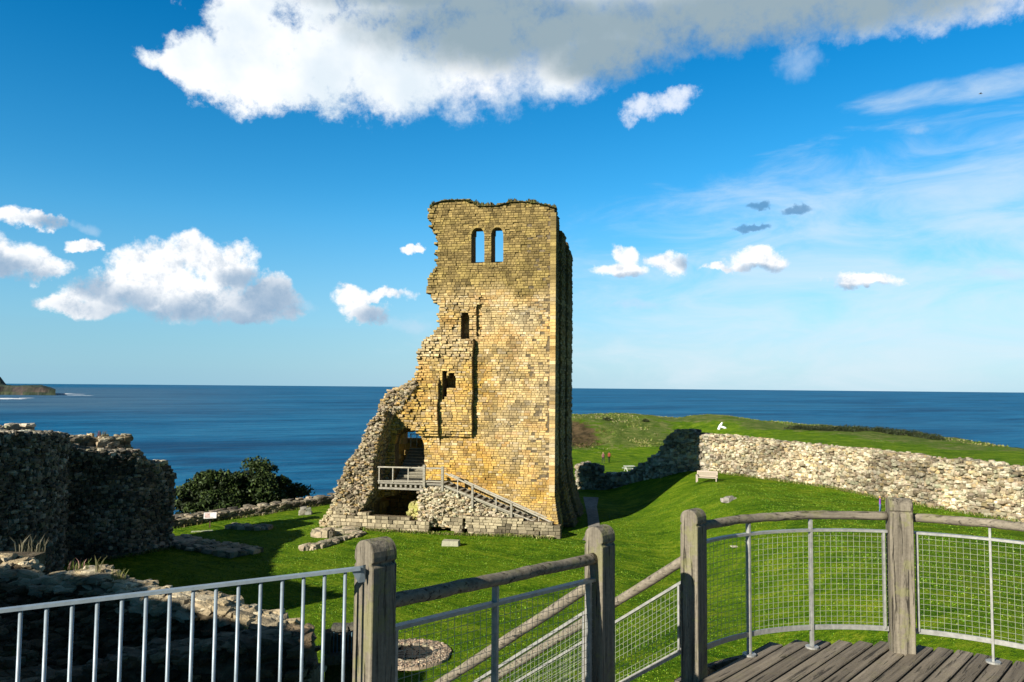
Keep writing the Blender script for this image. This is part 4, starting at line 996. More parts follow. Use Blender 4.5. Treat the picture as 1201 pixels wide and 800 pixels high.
# ================================================================ foreground ruin and the added shade wall outside the frame
RZ = [(22, 690, 19.0), (52, 676, 18.8), (110, 669, 18.4), (132, 679, 18.0), (170, 692, 17.6), (215, 698, 17.2), (265, 706, 16.9), (300, 722, 16.6), (332, 733, 16.3)]
R2 = [(165, 767, 15.0), (215, 759, 14.9), (290, 748, 14.8), (360, 742, 14.7)]
def build_ruin():
    r1 = np.array([at(*p) for p in RZ]); r2 = np.array([at(*p) for p in R2])
    xs = np.arange(-14.6, -1.9, .11); ys = np.arange(9.0, 20.2, .11); X, Y = np.meshgrid(xs, ys)
    i1 = np.interp(X, r1[:, 0], r1[:, 1]); z1 = np.interp(X, r1[:, 0], r1[:, 2]); i2 = np.interp(X, r2[:, 0], r2[:, 1]); z2 = np.interp(X, r2[:, 0], r2[:, 2])
    d1 = Y-i1; d2 = Y-i2
    n1 = fbm(X*1.1, Y*1.1, 0, 3, 4)-.5; n2 = fbm(X*3.2, Y*3.2, 0, 5, 3)-.5
    cap = .35+n1*.5
    ridge = z1-.05+n2*.22-np.clip(-d1-cap, 0, 9)*1.05-np.clip(d1-.45, 0, 9)*7
    endr = np.clip(X-r1[-1, 0], 0, 9)
    ridge = ridge-endr*4.5
    led = z2+n2*.20-np.clip(-d2-.35, 0, 9)*1.9-np.clip(d2-.6, 0, 9)*.15-np.clip(X-r2[-1, 0], 0, 9)*5-np.clip(r2[0, 0]-X, 0, 9)*.25
    led = np.where(d2 > .3+n1, np.minimum(led, ridge+.0), led)
    led = np.where(d1 > .6, -30, led)
    slope = -6.3-(13-Y)*.10+n1*.9+n2*.3+np.clip(-8.2-X, 0, 9)*.25 - np.clip(X+4.0, 0, 9)*6; slope = np.where(d1 > .6, -30, slope)
    Z = np.maximum(np.maximum(ridge, led), slope)
    lim = np.clip(X+.185*Y+.35, 0, 9); Z = Z-lim*7
    Z = np.maximum(Z, -12.6)
    nx, ny = len(xs), len(ys); V = np.stack([X, Y, Z], -1).reshape(-1, 3)
    F = [(j*nx+i, j*nx+i+1, (j+1)*nx+i+1, (j+1)*nx+i) for j in range(ny-1) for i in range(nx-1)]
    mb = MB(); mb.add(V, F, (.3, .3, .3), 1)
    C, S_, A, cl = [], [], [], []
    gx, gy = np.gradient(Z, ys, xs)[1], np.gradient(Z, ys, xs)[0]
    for k in range(9000):
        j = random.randrange(2, ny-2); i = random.randrange(2, nx-2)
        if Z[j, i] < -11: continue
        onr = abs(d1[j, i]) < .5 or abs(d2[j, i]) < .4
        s = random.uniform(.07, .22)*(1.25 if onr else 1)
        t = random.uniform(-.5, .5); C.append((X[j, i], Y[j, i], Z[j, i]-s*.12)); S_.append((s*random.uniform(1.1, 2.2), s*random.uniform(.9, 1.4), s*random.uniform(.45, .8)))
        t = random.random()*3.14 if not onr else random.uniform(-.5, .3); tl = random.uniform(-.3, .3)
        ax = np.array([math.cos(t), math.sin(t), tl]); ax /= np.linalg.norm(ax); ay = np.cross([0, 0, 1], ax); ay /= np.linalg.norm(ay); A.append((ax, ay, np.cross(ax, ay)))
        b0 = np.array(random.choice([(.42, .34, .22), (.36, .29, .18), (.50, .43, .30), (.26, .22, .15)])) if onr and abs(d1[j, i]) < .5 else np.array(random.choice([(.24, .18, .11), (.17, .13, .08), (.12, .09, .055)])) if onr else np.array(random.choice([(.08, .055, .03), (.05, .036, .02), (.14, .10, .055), (.05, .045, .02)]))  # sun and shade put into colour: pale on the ridge, dark off it
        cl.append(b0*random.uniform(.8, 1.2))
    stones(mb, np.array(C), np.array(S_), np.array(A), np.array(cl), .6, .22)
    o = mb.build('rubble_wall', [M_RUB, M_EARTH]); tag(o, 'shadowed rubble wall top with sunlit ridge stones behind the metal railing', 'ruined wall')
    tuft_patch('wall_flower', at(92, 668, 18.3), 60, .28, (.16, .22, .05), (.42, .25, .22), 'small pink-flowered plant on the rubble ridge behind the railing', 'plant', h=(.08, .28))
    tuft_patch('grass_tuft', at(136, 682, 17.9), 70, .22, (.20, .22, .07), (.36, .32, .12), 'dry grass tuft on the rubble ridge right of the flowers', 'grass tuft', 'grass tufts on the rubble ridge', h=(.1, .32))
    tuft_patch('grass_tuft', at(117, 671, 18.2), 16, .10, (.20, .2, .09), (.34, .3, .12), 'thin tall grass stems on the rubble ridge', 'grass tuft', 'grass tufts on the rubble ridge', h=(.2, .42))
    tuft_patch('grass_tuft', at(300, 742, 16.0), 60, .25, (.12, .20, .04), (.22, .26, .06), 'green grass tuft low between the two rubble ledges', 'grass tuft', 'grass tufts on the rubble ridge', h=(.06, .18))
    tuft_patch('grass_tuft', at(35, 650, 26), 60, .5, (.13, .12, .08), (.28, .25, .18), 'pale dry stalks at the foot of the tall left wall', 'grass tuft', 'grass tufts on the rubble ridge', h=(.2, .7))
    mb = MB(); c = at(3, 663, 21); stones(mb, np.array([c, c+(.35, .2, -.35), c+(-.4, 0, -.2), c+(.1, 0, -.75), c+(.5, .1, -.95), c+(-.3, 0, -1.0)]), np.array([(.8, .6, .5), (.6, .5, .4), (.7, .5, .5), (.9, .8, .6), (.6, .6, .5), (.9, .8, .7)]), np.repeat(np.eye(3)[None], 6, 0), np.array([(.46, .42, .26), (.4, .36, .22), (.42, .4, .2), (.1, .1, .08), (.1, .1, .08), (.12, .12, .1)]), .6, .2)
    base = c+(0, 0, -1.2); mb.box((c[0]-.2, c[1]+.2, -7.6), (1.5, 1.6, 5.6), (.1, .1, .09), mi=1)
    tag(mb.build('lichen_rock', [M_RUB, M_EARTH]), 'lichen-yellow rock catching the sun at the left edge', 'rock')
    # unseen wall added left of the frame, heights set to shade the foreground
    g = empty('shade_wall', (-14, 6.5, -12)); tag(g, 'grey rubble wall added out of view at left to shade the foreground', 'shade wall')
    path = [(-8.3, 3.2), (-24.5, 9.2)]
    w_ = poly_wall('wall', path, lambda s: -12.4, lin([(0, TZ0), (6, TZ1), (13, TZ2)]), 2.2, GREYS, sl=(.5, 1.0), sh=(.3, .5), seed=15, jag=.3)
    w_.parent = g; w_.location = (14, -6.5, 12)
TZ0, TZ1, TZ2 = 1.5, 1.75, 2.6
build_ruin()

# ================================================================ deck, posts and railings
G1 = np.array([.68, .733]); G2 = np.array([.733, -.68])     # along the boards / across them
def DQ(p, q): return G2*p+G1*q
ZD = -1.80
PA, PB, PC, PD = (-.538, 3.12), (.490, 4.25), (1.155, 4.90), (2.715, 5.42)
CC = np.array([2.33, 3.97]); RR = 1.50
def make_post(loc, ztop, rot, label, s=.122, zbot=-2.5):
    mb = MB(); h = s/2; N = 12
    def prof():
        pts = [(-h, zbot), (-h, ztop-.100), (-h+.009, ztop-.094), (-h+.009, ztop-.086), (-h, ztop-.080)]
        for i in range(N+1):
            t = math.pi*(1-i/N); pts.append((h*math.cos(t), ztop-.062+.062*math.sin(t)**.8))
        pts += [(h, ztop-.080), (h-.009, ztop-.086), (h-.009, ztop-.094), (h, ztop-.100), (h, zbot)]
        return pts
    P = prof(); k = len(P)
    # several slices so that faces have soft arrises
    sl_ = [(-h, .955), (-h+.006, 1.0), (h-.006, 1.0), (h, .955)]
    V = [(x*f, y, z if z == zbot else (ztop-.1+(z-ztop+.1)*(f if z > ztop-.1 else 1))) for y, f in sl_ for x, z in P]
    F = []
    for j in range(3):
        for i in range(k-1): F.append((j*k+i, j*k+i+1, (j+1)*k+i+1, (j+1)*k+i))
    F.append(tuple(range(k-1, -1, -1))); F.append(tuple(3*k+i for i in range(k)))
    mb.add([(y, x, z) for x, y, z in V], F, (.5, .5, .5))     # barrel axis = local X
    o = mb.build('fence_post', M_POST); o.location = (loc[0], loc[1], 0); o.rotation_euler = (0, 0, rot)
    bv = o.modifiers.new('b', 'BEVEL'); bv.width = .004; bv.segments = 2; bv.limit_method = 'ANGLE'; bv.angle_limit = R(40)
    tag(o, label, 'fence post', 'weathered oak fence posts')
    return o
GA = math.atan2(G1[1], G1[0])
make_post(PA, -.615, GA, 'nearest oak post with rounded top, joining metal and timber railings')
make_post(PB, -.758, GA, 'round-topped oak post at the near side of the descending stair')
make_post(PC, -.765, GA, 'round-topped oak post where the curved deck railing begins')
make_post(PD, -.757, math.atan2(PD[1]-CC[1], PD[0]-CC[0])+R(90), 'flat-fronted mossy oak post in the middle of the curved railing', s=.15)

def arc_pt(a): return CC+RR*np.array([math.cos(a), math.sin(a)])
def ang_of(P): return math.atan2(P[1]-CC[1], P[0]-CC[0])
def ang_px(px):
    best = min(np.linspace(R(20), R(140), 2000), key=lambda a: abs(600.5+900*arc_pt(a)[0]/arc_pt(a)[1]-px)); return best
def tree_panel(root_name, label, path3, zs, cat='railing', group='railings of the viewing platform', uprights=(), ends=True, fade=1.0, wire=.0011, timber_r=.030, rise=True, up_to=None):
    """path3(t) -> (x, y, dz) for t 0..1;  zs: timber, metal, bottom heights"""
    ts = np.linspace(0, 1, 41); zt, zm, zb = zs
    r0 = path3(.5); root = empty(root_name, (r0[0], r0[1], ZD+r0[2])); tag(root, label, cat, group)
    P = [np.array(path3(t)) for t in ts]; L = sum(np.linalg.norm(P[i+1]-P[i]) for i in range(40))
    loc = np.array([r0[0], r0[1], ZD+r0[2]])
    def lift(z): return [p+np.array([0, 0, z])-loc for p in P]
    mb = MB(); tp = lift(zt); wob = [np.array([0, 0, (float(vnoise(i*.35, zt*7))-.5)*.008]) for i in range(41)]
    mb.tube([a+b_ for a, b_ in zip(tp, wob)], [timber_r*(1+(float(vnoise(i*.8, 9))-.5)*.12) for i in range(41)], 12); mb.build('handrail', M_RAILT, root, smooth=True)
    mb = MB()
    Q = lift(zm)
    for i in range(40): mb.bar(Q[i], Q[i+1]+(Q[i+1]-Q[i])*.02, .038, .016, (.5,)*3)
    mb.build('top_bar', M_GALV, root)
    mb = MB(); Q = lift(zb)
    for i in range(40): mb.bar(Q[i], Q[i+1]+(Q[i+1]-Q[i])*.02, .012, .032, (.5,)*3)
    mb.build('bottom_bar', M_GALV, root)
    # mesh
    mb = MB(); n = max(2, int(L/.040)); seg = [np.array(path3(t)) for t in np.linspace(0.012, .988, n)]
    for p in seg: mb.tube([p+np.array([0, 0, zb])-loc, p+np.array([0, 0, zm-.01])-loc], wire, 4, caps=False)
    for z in np.arange(zb+.036, zm-.012, .037):
        mb.tube([q+(0, 0, 0) for q in [pp-np.array([0, 0, 0]) for pp in lift(z)]][::2], wire, 4, caps=False)
    mb.build('wire_mesh', M_WIRE, root)
    for t, full in uprights:
        p = np.array(path3(t)); d = np.array(path3(min(1, t+.02)))-np.array(path3(max(0, t-.02))); d[2] = 0; d /= np.linalg.norm(d); nn = np.array([-d[1], d[0], 0])
        ztop_ = zt-.03 if full else zm; zbt = (ZD+.0 if full else zb); zbt = ZD-.02 if full else zb
        mb = MB(); c = p-loc; mb.box(c+np.array([0, 0, (ztop_+zbt)/2]), (.014, .034, ztop_-zbt), (.5,)*3, (d, nn, (0, 0, 1)))
        if full: mb.tube([c+np.array([0, 0, ZD]), c+np.array([0, 0, ZD+.012])], .045, 16)
        mb.build('upright', M_GALV, root)
    return root
M_RAILT = wood_mat('weathered round handrail', (.07, .06, .045), (.27, .235, .18), 'X', 1.0, 0.3, .004)
def arcpath(a0, a1): return lambda t: (*arc_pt(a0+(a1-a0)*t), 0.0)
aC, aD = ang_of(PC), ang_of(PD); aE = aD-(aC-aD)
def tof(px, a0, a1): return (ang_px(px)-a0)/(a1-a0)
a0, a1 = aC-.05, aD+.055
tree_panel('curved_railing', 'curved railing with wire mesh between two oak posts on the deck', arcpath(a0, a1), (-.888, -.992, -1.66), uprights=[(tof(876, a0, a1), True), (tof(948, a0, a1), True), (.985, False), (.015, False)])
a0, a1 = aD-.055, aE+.05
tree_panel('curved_railing', 'curved railing with wire mesh right of the flat-fronted post', arcpath(a0, a1), (-.888, -.992, -1.66), uprights=[(tof(1156, a0, a1), True), (.5, True), (.015, False), (.985, False)])
make_post(tuple(arc_pt(aE)), -.757, aE+R(90), 'oak fence post at the far right end of the deck', s=.15)
def segpath(A, B, ins=.06):
    A = np.array([*A, 0.]) if len(A) == 2 else np.array(A); B = np.array([*B, 0.]) if len(B) == 2 else np.array(B); d = (B-A)/np.linalg.norm(B-A); A = A+d*ins; B = B-d*ins
    return lambda t: tuple(A+(B-A)*t)
tree_panel('straight_railing', 'straight railing with dark bars between the two nearest oak posts', segpath((PA[0], PA[1], .02), (PB[0], PB[1], -.035)), (-.895, -1.005, -1.66), uprights=[(.455, True), (.97, False), (.03, False)])
def stair_rail(P0, label, n0=.06, LL=4.2):
    d = np.array([-G2[0], -G2[1], -.70])
    A = np.array([P0[0], P0[1], 0])+d*n0; B = np.array([P0[0], P0[1], 0])+d*LL
    tree_panel('stair_railing', label, lambda t: tuple(A+(B-A)*t), (-1.045, -1.175, -1.60), uprights=[(.01, False), (.36, False), (.7, False), (.99, False)])
stair_rail(PB, 'sloping stair railing starting behind the near-side stair post')
stair_rail(PC, 'sloping stair railing starting at the curved deck railing post')

def build_deck():
    dk = empty('viewing_deck', (1.5, 2.5, ZD)); tag(dk, 'weathered timber viewing deck with curved edge', 'deck')
    loc = np.array([1.5, 2.5, ZD])
    p = -2.44; mb = MB(); pc, qc = float((CC@G2)/(G2@G2)), float((CC@G1)/(G1@G1)); i = 0; RD = 1.64
    while p < 1.6:
        wv = .100; pm = p+wv/2
        dd = RD*RD-(pm-pc)**2
        q1 = qc+math.sqrt(dd) if dd > .02 else qc+.1
        if pm > pc+.9: q1 = qc+math.sqrt(max(.02, RD*RD-(pm-pc)**2))
        q0 = -2.2
        c = random.uniform(.36, .62); th = .035
        N = 16; qs = np.linspace(q0, q1+random.uniform(-.01, .02), N)
        V, F = [], []
        for q in qs:
            zz = ZD+(float(vnoise(q*1.2, p*9))-.5)*.006
            for (pp, z) in ((p, zz-th), (p, zz-.005), (p+.006, zz), (p+wv-.006, zz), (p+wv, zz-.005), (p+wv, zz-th)):
                x = DQ(pp, q); V.append((x[0]-loc[0], x[1]-loc[1], z-loc[2]))
        for j in range(N-1):
            for k in range(6): F.append((j*6+k, j*6+(k+1) % 6, (j+1)*6+(k+1) % 6, (j+1)*6+k))
        F.append((0, 1, 2, 3, 4, 5)); F.append(tuple((N-1)*6+k for k in (5, 4, 3, 2, 1, 0)))
        mb.add(V, F, (c, c*.98, c*.95)); p += .113; i += 1
    o = mb.build('deck_boards', M_DECKB, dk)
    mb = MB()
    for q in np.arange(-1.8, 4.6, .6):
        a, b_ = DQ(-2.38, q), DQ(1.6, q)
        mb.bar((a[0]-loc[0], a[1]-loc[1], -.115), (b_[0]-loc[0], b_[1]-loc[1], -.115), .06, .15, (.4,)*3)
    mb.build('joists', M_DECK, dk)
    mb = MB(); k = 40
    for j in range(k):
        t0 = aC+.02+(aE-.2-aC)*j/k; t1 = aC+.02+(aE-.2-aC)*(j+1.05)/k; a = CC+(RD-.04)*np.array([math.cos(t0), math.sin(t0)]); b_ = CC+(RD-.04)*np.array([math.cos(t1), math.sin(t1)])
        mb.bar((a[0]-loc[0], a[1]-loc[1], -.13), (b_[0]-loc[0], b_[1]-loc[1], -.13), .04, .18, (.35,)*3)
    a, b_ = DQ(-2.47, -2), DQ(-2.47, 4.3); mb.bar((a[0]-loc[0], a[1]-loc[1], -.13), (b_[0]-loc[0], b_[1]-loc[1], -.13), .04, .18, (.35,)*3)
    mb.build('fascia', M_DECK, dk)
    mb = MB()
    for (x, y) in ((1.6, 4.7), (3.3, 4.4), (.1, 2.5), (2.2, 3.6), (3.0, 1.0), (-.5, 1.0)):
        mb.box((x-loc[0], y-loc[1], -5.05), (.18, .18, 9.8), (.4,)*3)
    mb.build('support_legs', M_DECK, dk)
    # stair
    st = empty('deck_stair', (PB[0], PB[1], ZD)); tag(st, 'timber stair going down from the deck between two round-topped posts', 'stair'); l2 = np.array([PB[0], PB[1], ZD])
    dq = np.array([-G2[0], -G2[1], 0]); q0 = (np.array(PB)@G1)/(G1@G1)+.07; q1 = (np.array(PC)@G1)/(G1@G1)-.07; base = np.array([*DQ(-2.50, (q0+q1)/2), ZD])
    for i in range(15):
        mb = MB(); c = base+dq*(.12+.25*i)+np.array([0, 0, -.175*(i+1)]); mb.box(c-l2, (.27, q1-q0, .045), (random.uniform(.5, .75),)*3, (dq, [G1[0], G1[1], 0], (0, 0, 1))); mb.build('tread', M_DECKY, st)
    for q in (q0-.0, q1+.0):
        mb = MB(); s0 = np.array([*DQ(-2.50, q), ZD-.18]); mb.bar(s0-l2, s0+dq*3.9+np.array([0, 0, -.70*3.9])-l2, .05, .26, (.6,)*3); mb.build('stringer', M_DECK, st)
M_DECKB = wood_mat('deck boards', (.065, .055, .043), (.25, .215, .17), 'X', .8, .12, .006)
# the boards run along G1: use a rotated coordinate for the grain
for m_ in (M_DECKB,):
    T_ = NT(m_.node_tree); tc = [n for n in m_.node_tree.nodes if n.type == 'TEX_COORD'][0]
    rt = T_.n('ShaderNodeVectorRotate', rotation_type='Z_AXIS'); rt.inputs['Angle'].default_value = -GA
    outs = [l.to_socket for l in tc.outputs['Object'].links]
    m_.node_tree.links.new(tc.outputs['Object'], rt.inputs[0])
    for s_ in outs: m_.node_tree.links.new(rt.outputs[0], s_)
M_DECKY = wood_mat('stair tread wood', (.12, .10, .07), (.42, .34, .24), 'X', .8, .1, .006)
build_deck()

def build_metal_railing():
    a = np.array([PA[0]-.045, PA[1]-.09, -.713]); b_ = np.array([-1.753, 2.63, -.774]); d = (b_-a)/np.linalg.norm((b_-a)[:2]); far = a+d*2.3
    r = empty('metal_railing', (a[0], a[1], ZD)); tag(r, 'pale galvanised metal railing with vertical bars at lower left', 'railing'); loc = np.array([a[0], a[1], ZD])
    mb = MB(); mb.bar(a-loc, far-loc, .026, .012, (.5,)*3); mb.build('top_rail', M_RAILING, r)
    mb = MB(); mb.bar(a-loc-np.array([0, 0, 1.0]), far-loc-np.array([0, 0, 1.0]), .03, .013); mb.build('bottom_rail', M_RAILING, r)
    tt = np.linspace(0, 2.2, 4000); pxs = 600.5+900*(a[0]+d[0]*tt)/(a[1]+d[1]*tt); t0, t1 = tt[np.argmin(abs(pxs-410.5))], tt[np.argmin(abs(pxs-7.5))]
    n = 24
    for i in range(n):
        p = a+d*(t0+(t1-t0)/15*i)-loc; mb = MB(); mb.tube([p-np.array([0, 0, 1.0]), p], .0068, 10); mb.build('baluster', M_RAILING, r, smooth=True)
    mb = MB(); p = a-loc-d*.0; mb.add([p+(.012, .0, .012), p+(-.035, -.02, .004), p+(-.005, -.003, -.055), p+(.02, .012, .012), p+(.02, .012, -.055)], [(0, 1, 2), (0, 2, 4, 3)], (.5,)*3); mb.build('bracket', M_RAILING, r)
build_metal_railing()

# masonry bastion below the deck
def build_bastion():
    P = [(-6.5, 2.0), (-3.2, 1.7), (.2, 3.1), (.9, 3.8), (4.2, 3.6), (5.4, -1)]
    o = poly_wall('bastion', P[::-1], lambda s: -12.3, lambda s: -2.45, 5.0, GREYS, sl=(.5, 1.0), sh=(.3, .5), seed=21, jag=.1, top=False, face_sel=None)
    tag(o, 'rubble masonry base carrying the viewing deck', 'wall')
build_bastion()

# ================================================================ things on the lawn and beyond
def stones_thing(name, pts, sizes, pal_, label, cat, group=None, rot=0.3, seed=0, rnd=.45):
    C = np.array(pts); S_ = np.array(sizes); A = []
    for i in range(len(C)):
        t = rot+random.uniform(-.3, .3); tl = random.uniform(-.08, .08); A.append(((math.cos(t), math.sin(t), tl), (-math.sin(t), math.cos(t), 0), (0, 0, 1)))
    mb = MB(); stones(mb, C, S_, np.array(A), pal(len(C), *pal_, .2), rnd, .16)
    o = mb.build(name, M_RUB); tag(o, label, cat, group); return o
FND = ([(.42, .36, .25), (.34, .29, .2), (.24, .21, .16), (.16, .15, .10)], [3, 3, 2, 1])
def foundation(pxs, width, n, hgt, label, size=(.25, .6)):
    P = [onground(*p) for p in pxs]; pts, sz = [], []
    for k in range(n):
        t = random.random()*(len(P)-1); i = int(t); q = P[i]+(P[i+1]-P[i])*(t-i); d = P[i+1]-P[i]; d = d/np.linalg.norm(d)
        q = q+np.array([-d[1], d[0], 0])*random.uniform(-.5, .5)*width+rng.uniform(-.1, .1, 3)*(1, 1, 0)
        s = random.uniform(*size); h = hgt*random.uniform(.5, 1.1); pts.append((q[0], q[1], gz(q[0], q[1])+h*.25)); sz.append((s*1.3, s, h))
    d = P[-1]-P[0]
    return stones_thing('foundation_wall', pts, sz, FND, label, 'foundation', 'low stone foundations on the left lawn', rot=math.atan2(d[1], d[0]))
foundation([(270, 619), (284, 620), (300, 621), (318, 620)], .9, 70, .42, 'pale strip of foundation stones on the lawn right of the information board')
foundation([(372, 628), (379, 629), (386, 630)], .8, 26, .75, 'small upright foundation block at the head of the diagonal stones', (.35, .6))
foundation([(380, 624), (398, 625), (416, 623)], 1.0, 55, .35, 'flat pale slab-like foundation below the keep left corner', (.5, .9))
foundation([(356, 645), (372, 643), (388, 638), (402, 633)], .7, 60, .42, 'diagonal line of foundation stones nearest the oak post')
foundation([(408, 632), (416, 629), (425, 626)], .5, 22, .3, 'thin trail of foundation stones rising towards the plinth')
foundation([(202, 636), (230, 641), (262, 646), (288, 651)], 2.0, 240, .5, 'broad dark foundation mound in the shade beside the left wall', (.35, .8))

def slab(name, px, py, sz, rot, label, colr, h=.22):
    c = onground(px, py); mb = MB(); n = 7; V = []
    mb.box((0, 0, h/2-.04), (sz[0], sz[1], h), colr, ((math.cos(rot), math.sin(rot), 0), (-math.sin(rot), math.cos(rot), 0), (0, 0, 1)), taper=.95)
    o = mb.build(name, M_RUB); o.location = tuple(c); bm = o.modifiers.new('b', 'BEVEL'); bm.width = .03; bm.segments = 2
    tag(o, label, 'stone slab'); return o
slab('stone_slab', 529, 640, (1.25, .75), R(-8), 'flat oblong stone block lying on the lawn before the keep', (.36, .35, .26), .42)
slab('stone_slab', 864, 641.5, (.75, .45), R(4), 'small pale slab seen through the mesh of the curved railing', (.45, .42, .30), .06)
slab('stone_slab', 237, 623, (1.7, .55), R(20), 'thin pale slab on the grass at the foot of the information board', (.34, .36, .24), .05)
c = onground(855, 588)
stones_thing('boulder', [c+(0, 0, .12), c+(.35, .1, .08), c+(-.38, .05, .06)], [(.8, .6, .5), (.55, .45, .4), (.5, .4, .35)], ([(.36, .32, .26), (.28, .25, .22)], [1, 1]), 'rough grey boulder on the lawn below the bench', 'boulder', rnd=.6)
c = onground(355, 604)
stones_thing('boulder', [c+(0, 0, .15), c+(.5, .1, .1), c+(.05, .1, .5), c+(.45, .15, .45)], [(.7, .5, .55), (.6, .5, .45), (.6, .5, .4), (.5, .4, .35)], ([(.34, .32, .25), (.24, .24, .2)], [1, 1]), 'grey block of masonry beside the long boundary wall', 'boulder')

# grey path at the right of the keep
def build_path():
    L_ = [(683, 634), (690, 622), (689, 606), (686, 592), (684, 583)]; Rr = [(702, 634), (704, 622), (702, 606), (700, 595), (702, 584)]
    V = []
    for a, b_ in zip(L_, Rr):
        pa, pb = onground(*a), onground(*b_)
        for t in np.linspace(0, 1, 5): q = pa+(pb-pa)*t; V.append((q[0], q[1], gz(q[0], q[1])+.035))
    # densify
    A = np.array(V).reshape(5, 5, 3); rows = []
    for t in np.linspace(0, 4, 33):
        i = min(3, int(t)); r = A[i]+(A[i+1]-A[i])*(t-i); r[:, 2] = ground(r[:, 0], r[:, 1])+.035; rows.append(r)
    V = np.array(rows).reshape(-1, 3); F = [(j*5+i, j*5+i+1, (j+1)*5+i+1, (j+1)*5+i) for j in range(32) for i in range(4)]
    mb = MB(); mb.add(V, F); tag(mb.build('path', simple('gravel path', (.20, .185, .16), .95, 0, .35, 3)), kind='structure')
build_path()

# information board
def build_board():
    c = onground(246, 619); b = empty('information_board', c, R(20)); tag(b, 'white slanted information board on a single post by the boundary wall', 'sign')
    mb = MB(); mb.box((0, 0, .45), (.10, .08, .95), (.3,)*3); mb.box((0, -.05, .85), (.5, .3, .05), (.3,)*3); mb.build('post', simple('brown sign post', (.10, .06, .04)), b)
    ax = (np.array([1, 0, 0]), np.array([0, math.cos(R(38)), math.sin(R(38))]), np.array([0, -math.sin(R(38)), math.cos(R(38))]))
    mb = MB(); mb.box((0, 0, .98), (.98, .66, .05), (.5,)*3, ax); mb.build('panel', simple('white sign panel', (.75, .72, .70), .4), b)
    mb = MB(); mb.box(np.array([-.22, 0, .98])+ax[2]*.029, (.40, .5, .006), (.5,)*3, ax); mb.build('picture', simple('printed picture', (.55, .42, .38), .4, 0, .4, 8), b)
build_board()

# bench
def build_bench():
    c = onground(829, 566); rz = R(-24); b = empty('garden_bench', c, rz); tag(b, 'pale wooden bench on the lawn beside the tower shadow', 'bench')
    m = simple('bleached teak', (.42, .35, .29), .7, 0, .18, 20)
    W = 1.75
    for x in (-W/2, W/2):
        mb = MB(); mb.box((x, -.28, .32), (.08, .08, .64), (.5,)*3); mb.build('leg', m, b)
        mb = MB(); mb.bar((x, .24, 0), (x, .34, .98), .08, .08, up=(0, 1, 0)); mb.build('leg', m, b)
        mb = MB(); mb.box((x, -.02, .655), (.10, .66, .045), (.5,)*3); mb.build('armrest', m, b)
    mb = MB()
    for k in range(5): mb.box((0, -.26+k*.115, .43), (W, .095, .03), (.5,)*3)
    mb.build('seat', m, b)
    mb = MB(); mb.bar((-W/2, .33, .95), (W/2, .33, .95), .05, .12); mb.bar((-W/2, .27, .52), (W/2, .27, .52), .04, .08)
    for k in range(19): x = -W/2+.06+k*(W-.12)/18; mb.bar((x, .28, .55), (x, .325, .92), .06, .015, up=(0, 1, 0))
    mb.build('backrest', m, b)
build_bench()

def build_picnic():
    c = onground(738, 553, 60, 120); b = empty('picnic_table', c, R(15)); tag(b, 'pale picnic table behind the low shaded wall', 'picnic table')
    m = simple('pale table timber', (.55, .55, .50), .7)
    mb = MB(); mb.box((0, 0, .76), (1.5, .75, .06)); mb.build('table_top', m, b)
    for y in (-.72, .72): mb = MB(); mb.box((0, y, .45), (1.5, .26, .05)); mb.build('seat', m, b)
    for x in (-.5, .5):
        mb = MB(); mb.bar((x, -.6, 0), (x, .15, .75), .06, .1); mb.bar((x, .6, 0), (x, -.15, .75), .06, .1); mb.bar((x, -.8, .42), (x, .8, .42), .06, .08); mb.build('leg', m, b)
build_picnic()

# white forked marker near the cliff edge
def build_marker():
    d = ray(847, 503.5); Y = np.linspace(110, 190, 1600); P = d[None]*(Y/d[1])[:, None]; g_ = ground(P[:, 0], P[:, 1]); k = np.argmin(np.abs(P[:, 2]-g_)); c = np.array([P[k, 0], P[k, 1], g_[k]])
    s = c[1]/165.0; m = simple('white painted stone', (.82, .82, .80), .6); mb = MB()
    A, B, C_ = np.array([.05, 0, 1.45])*s, np.array([-.75, 0, -.1])*s, np.array([.95, .1, .0])*s
    mb.tube([B, B*.5+A*.5+(-.08, 0, 0), A], [.34*s, .30*s, .16*s], 10); mb.tube([A*.45+B*.5, C_*.6+A*.22, C_], [.22*s, .24*s, .26*s], 10)
    o = mb.build('white_marker', m, smooth=True); o.location = tuple(c); tag(o, 'white forked stone marker on the grass near the cliff edge', 'marker')
build_marker()

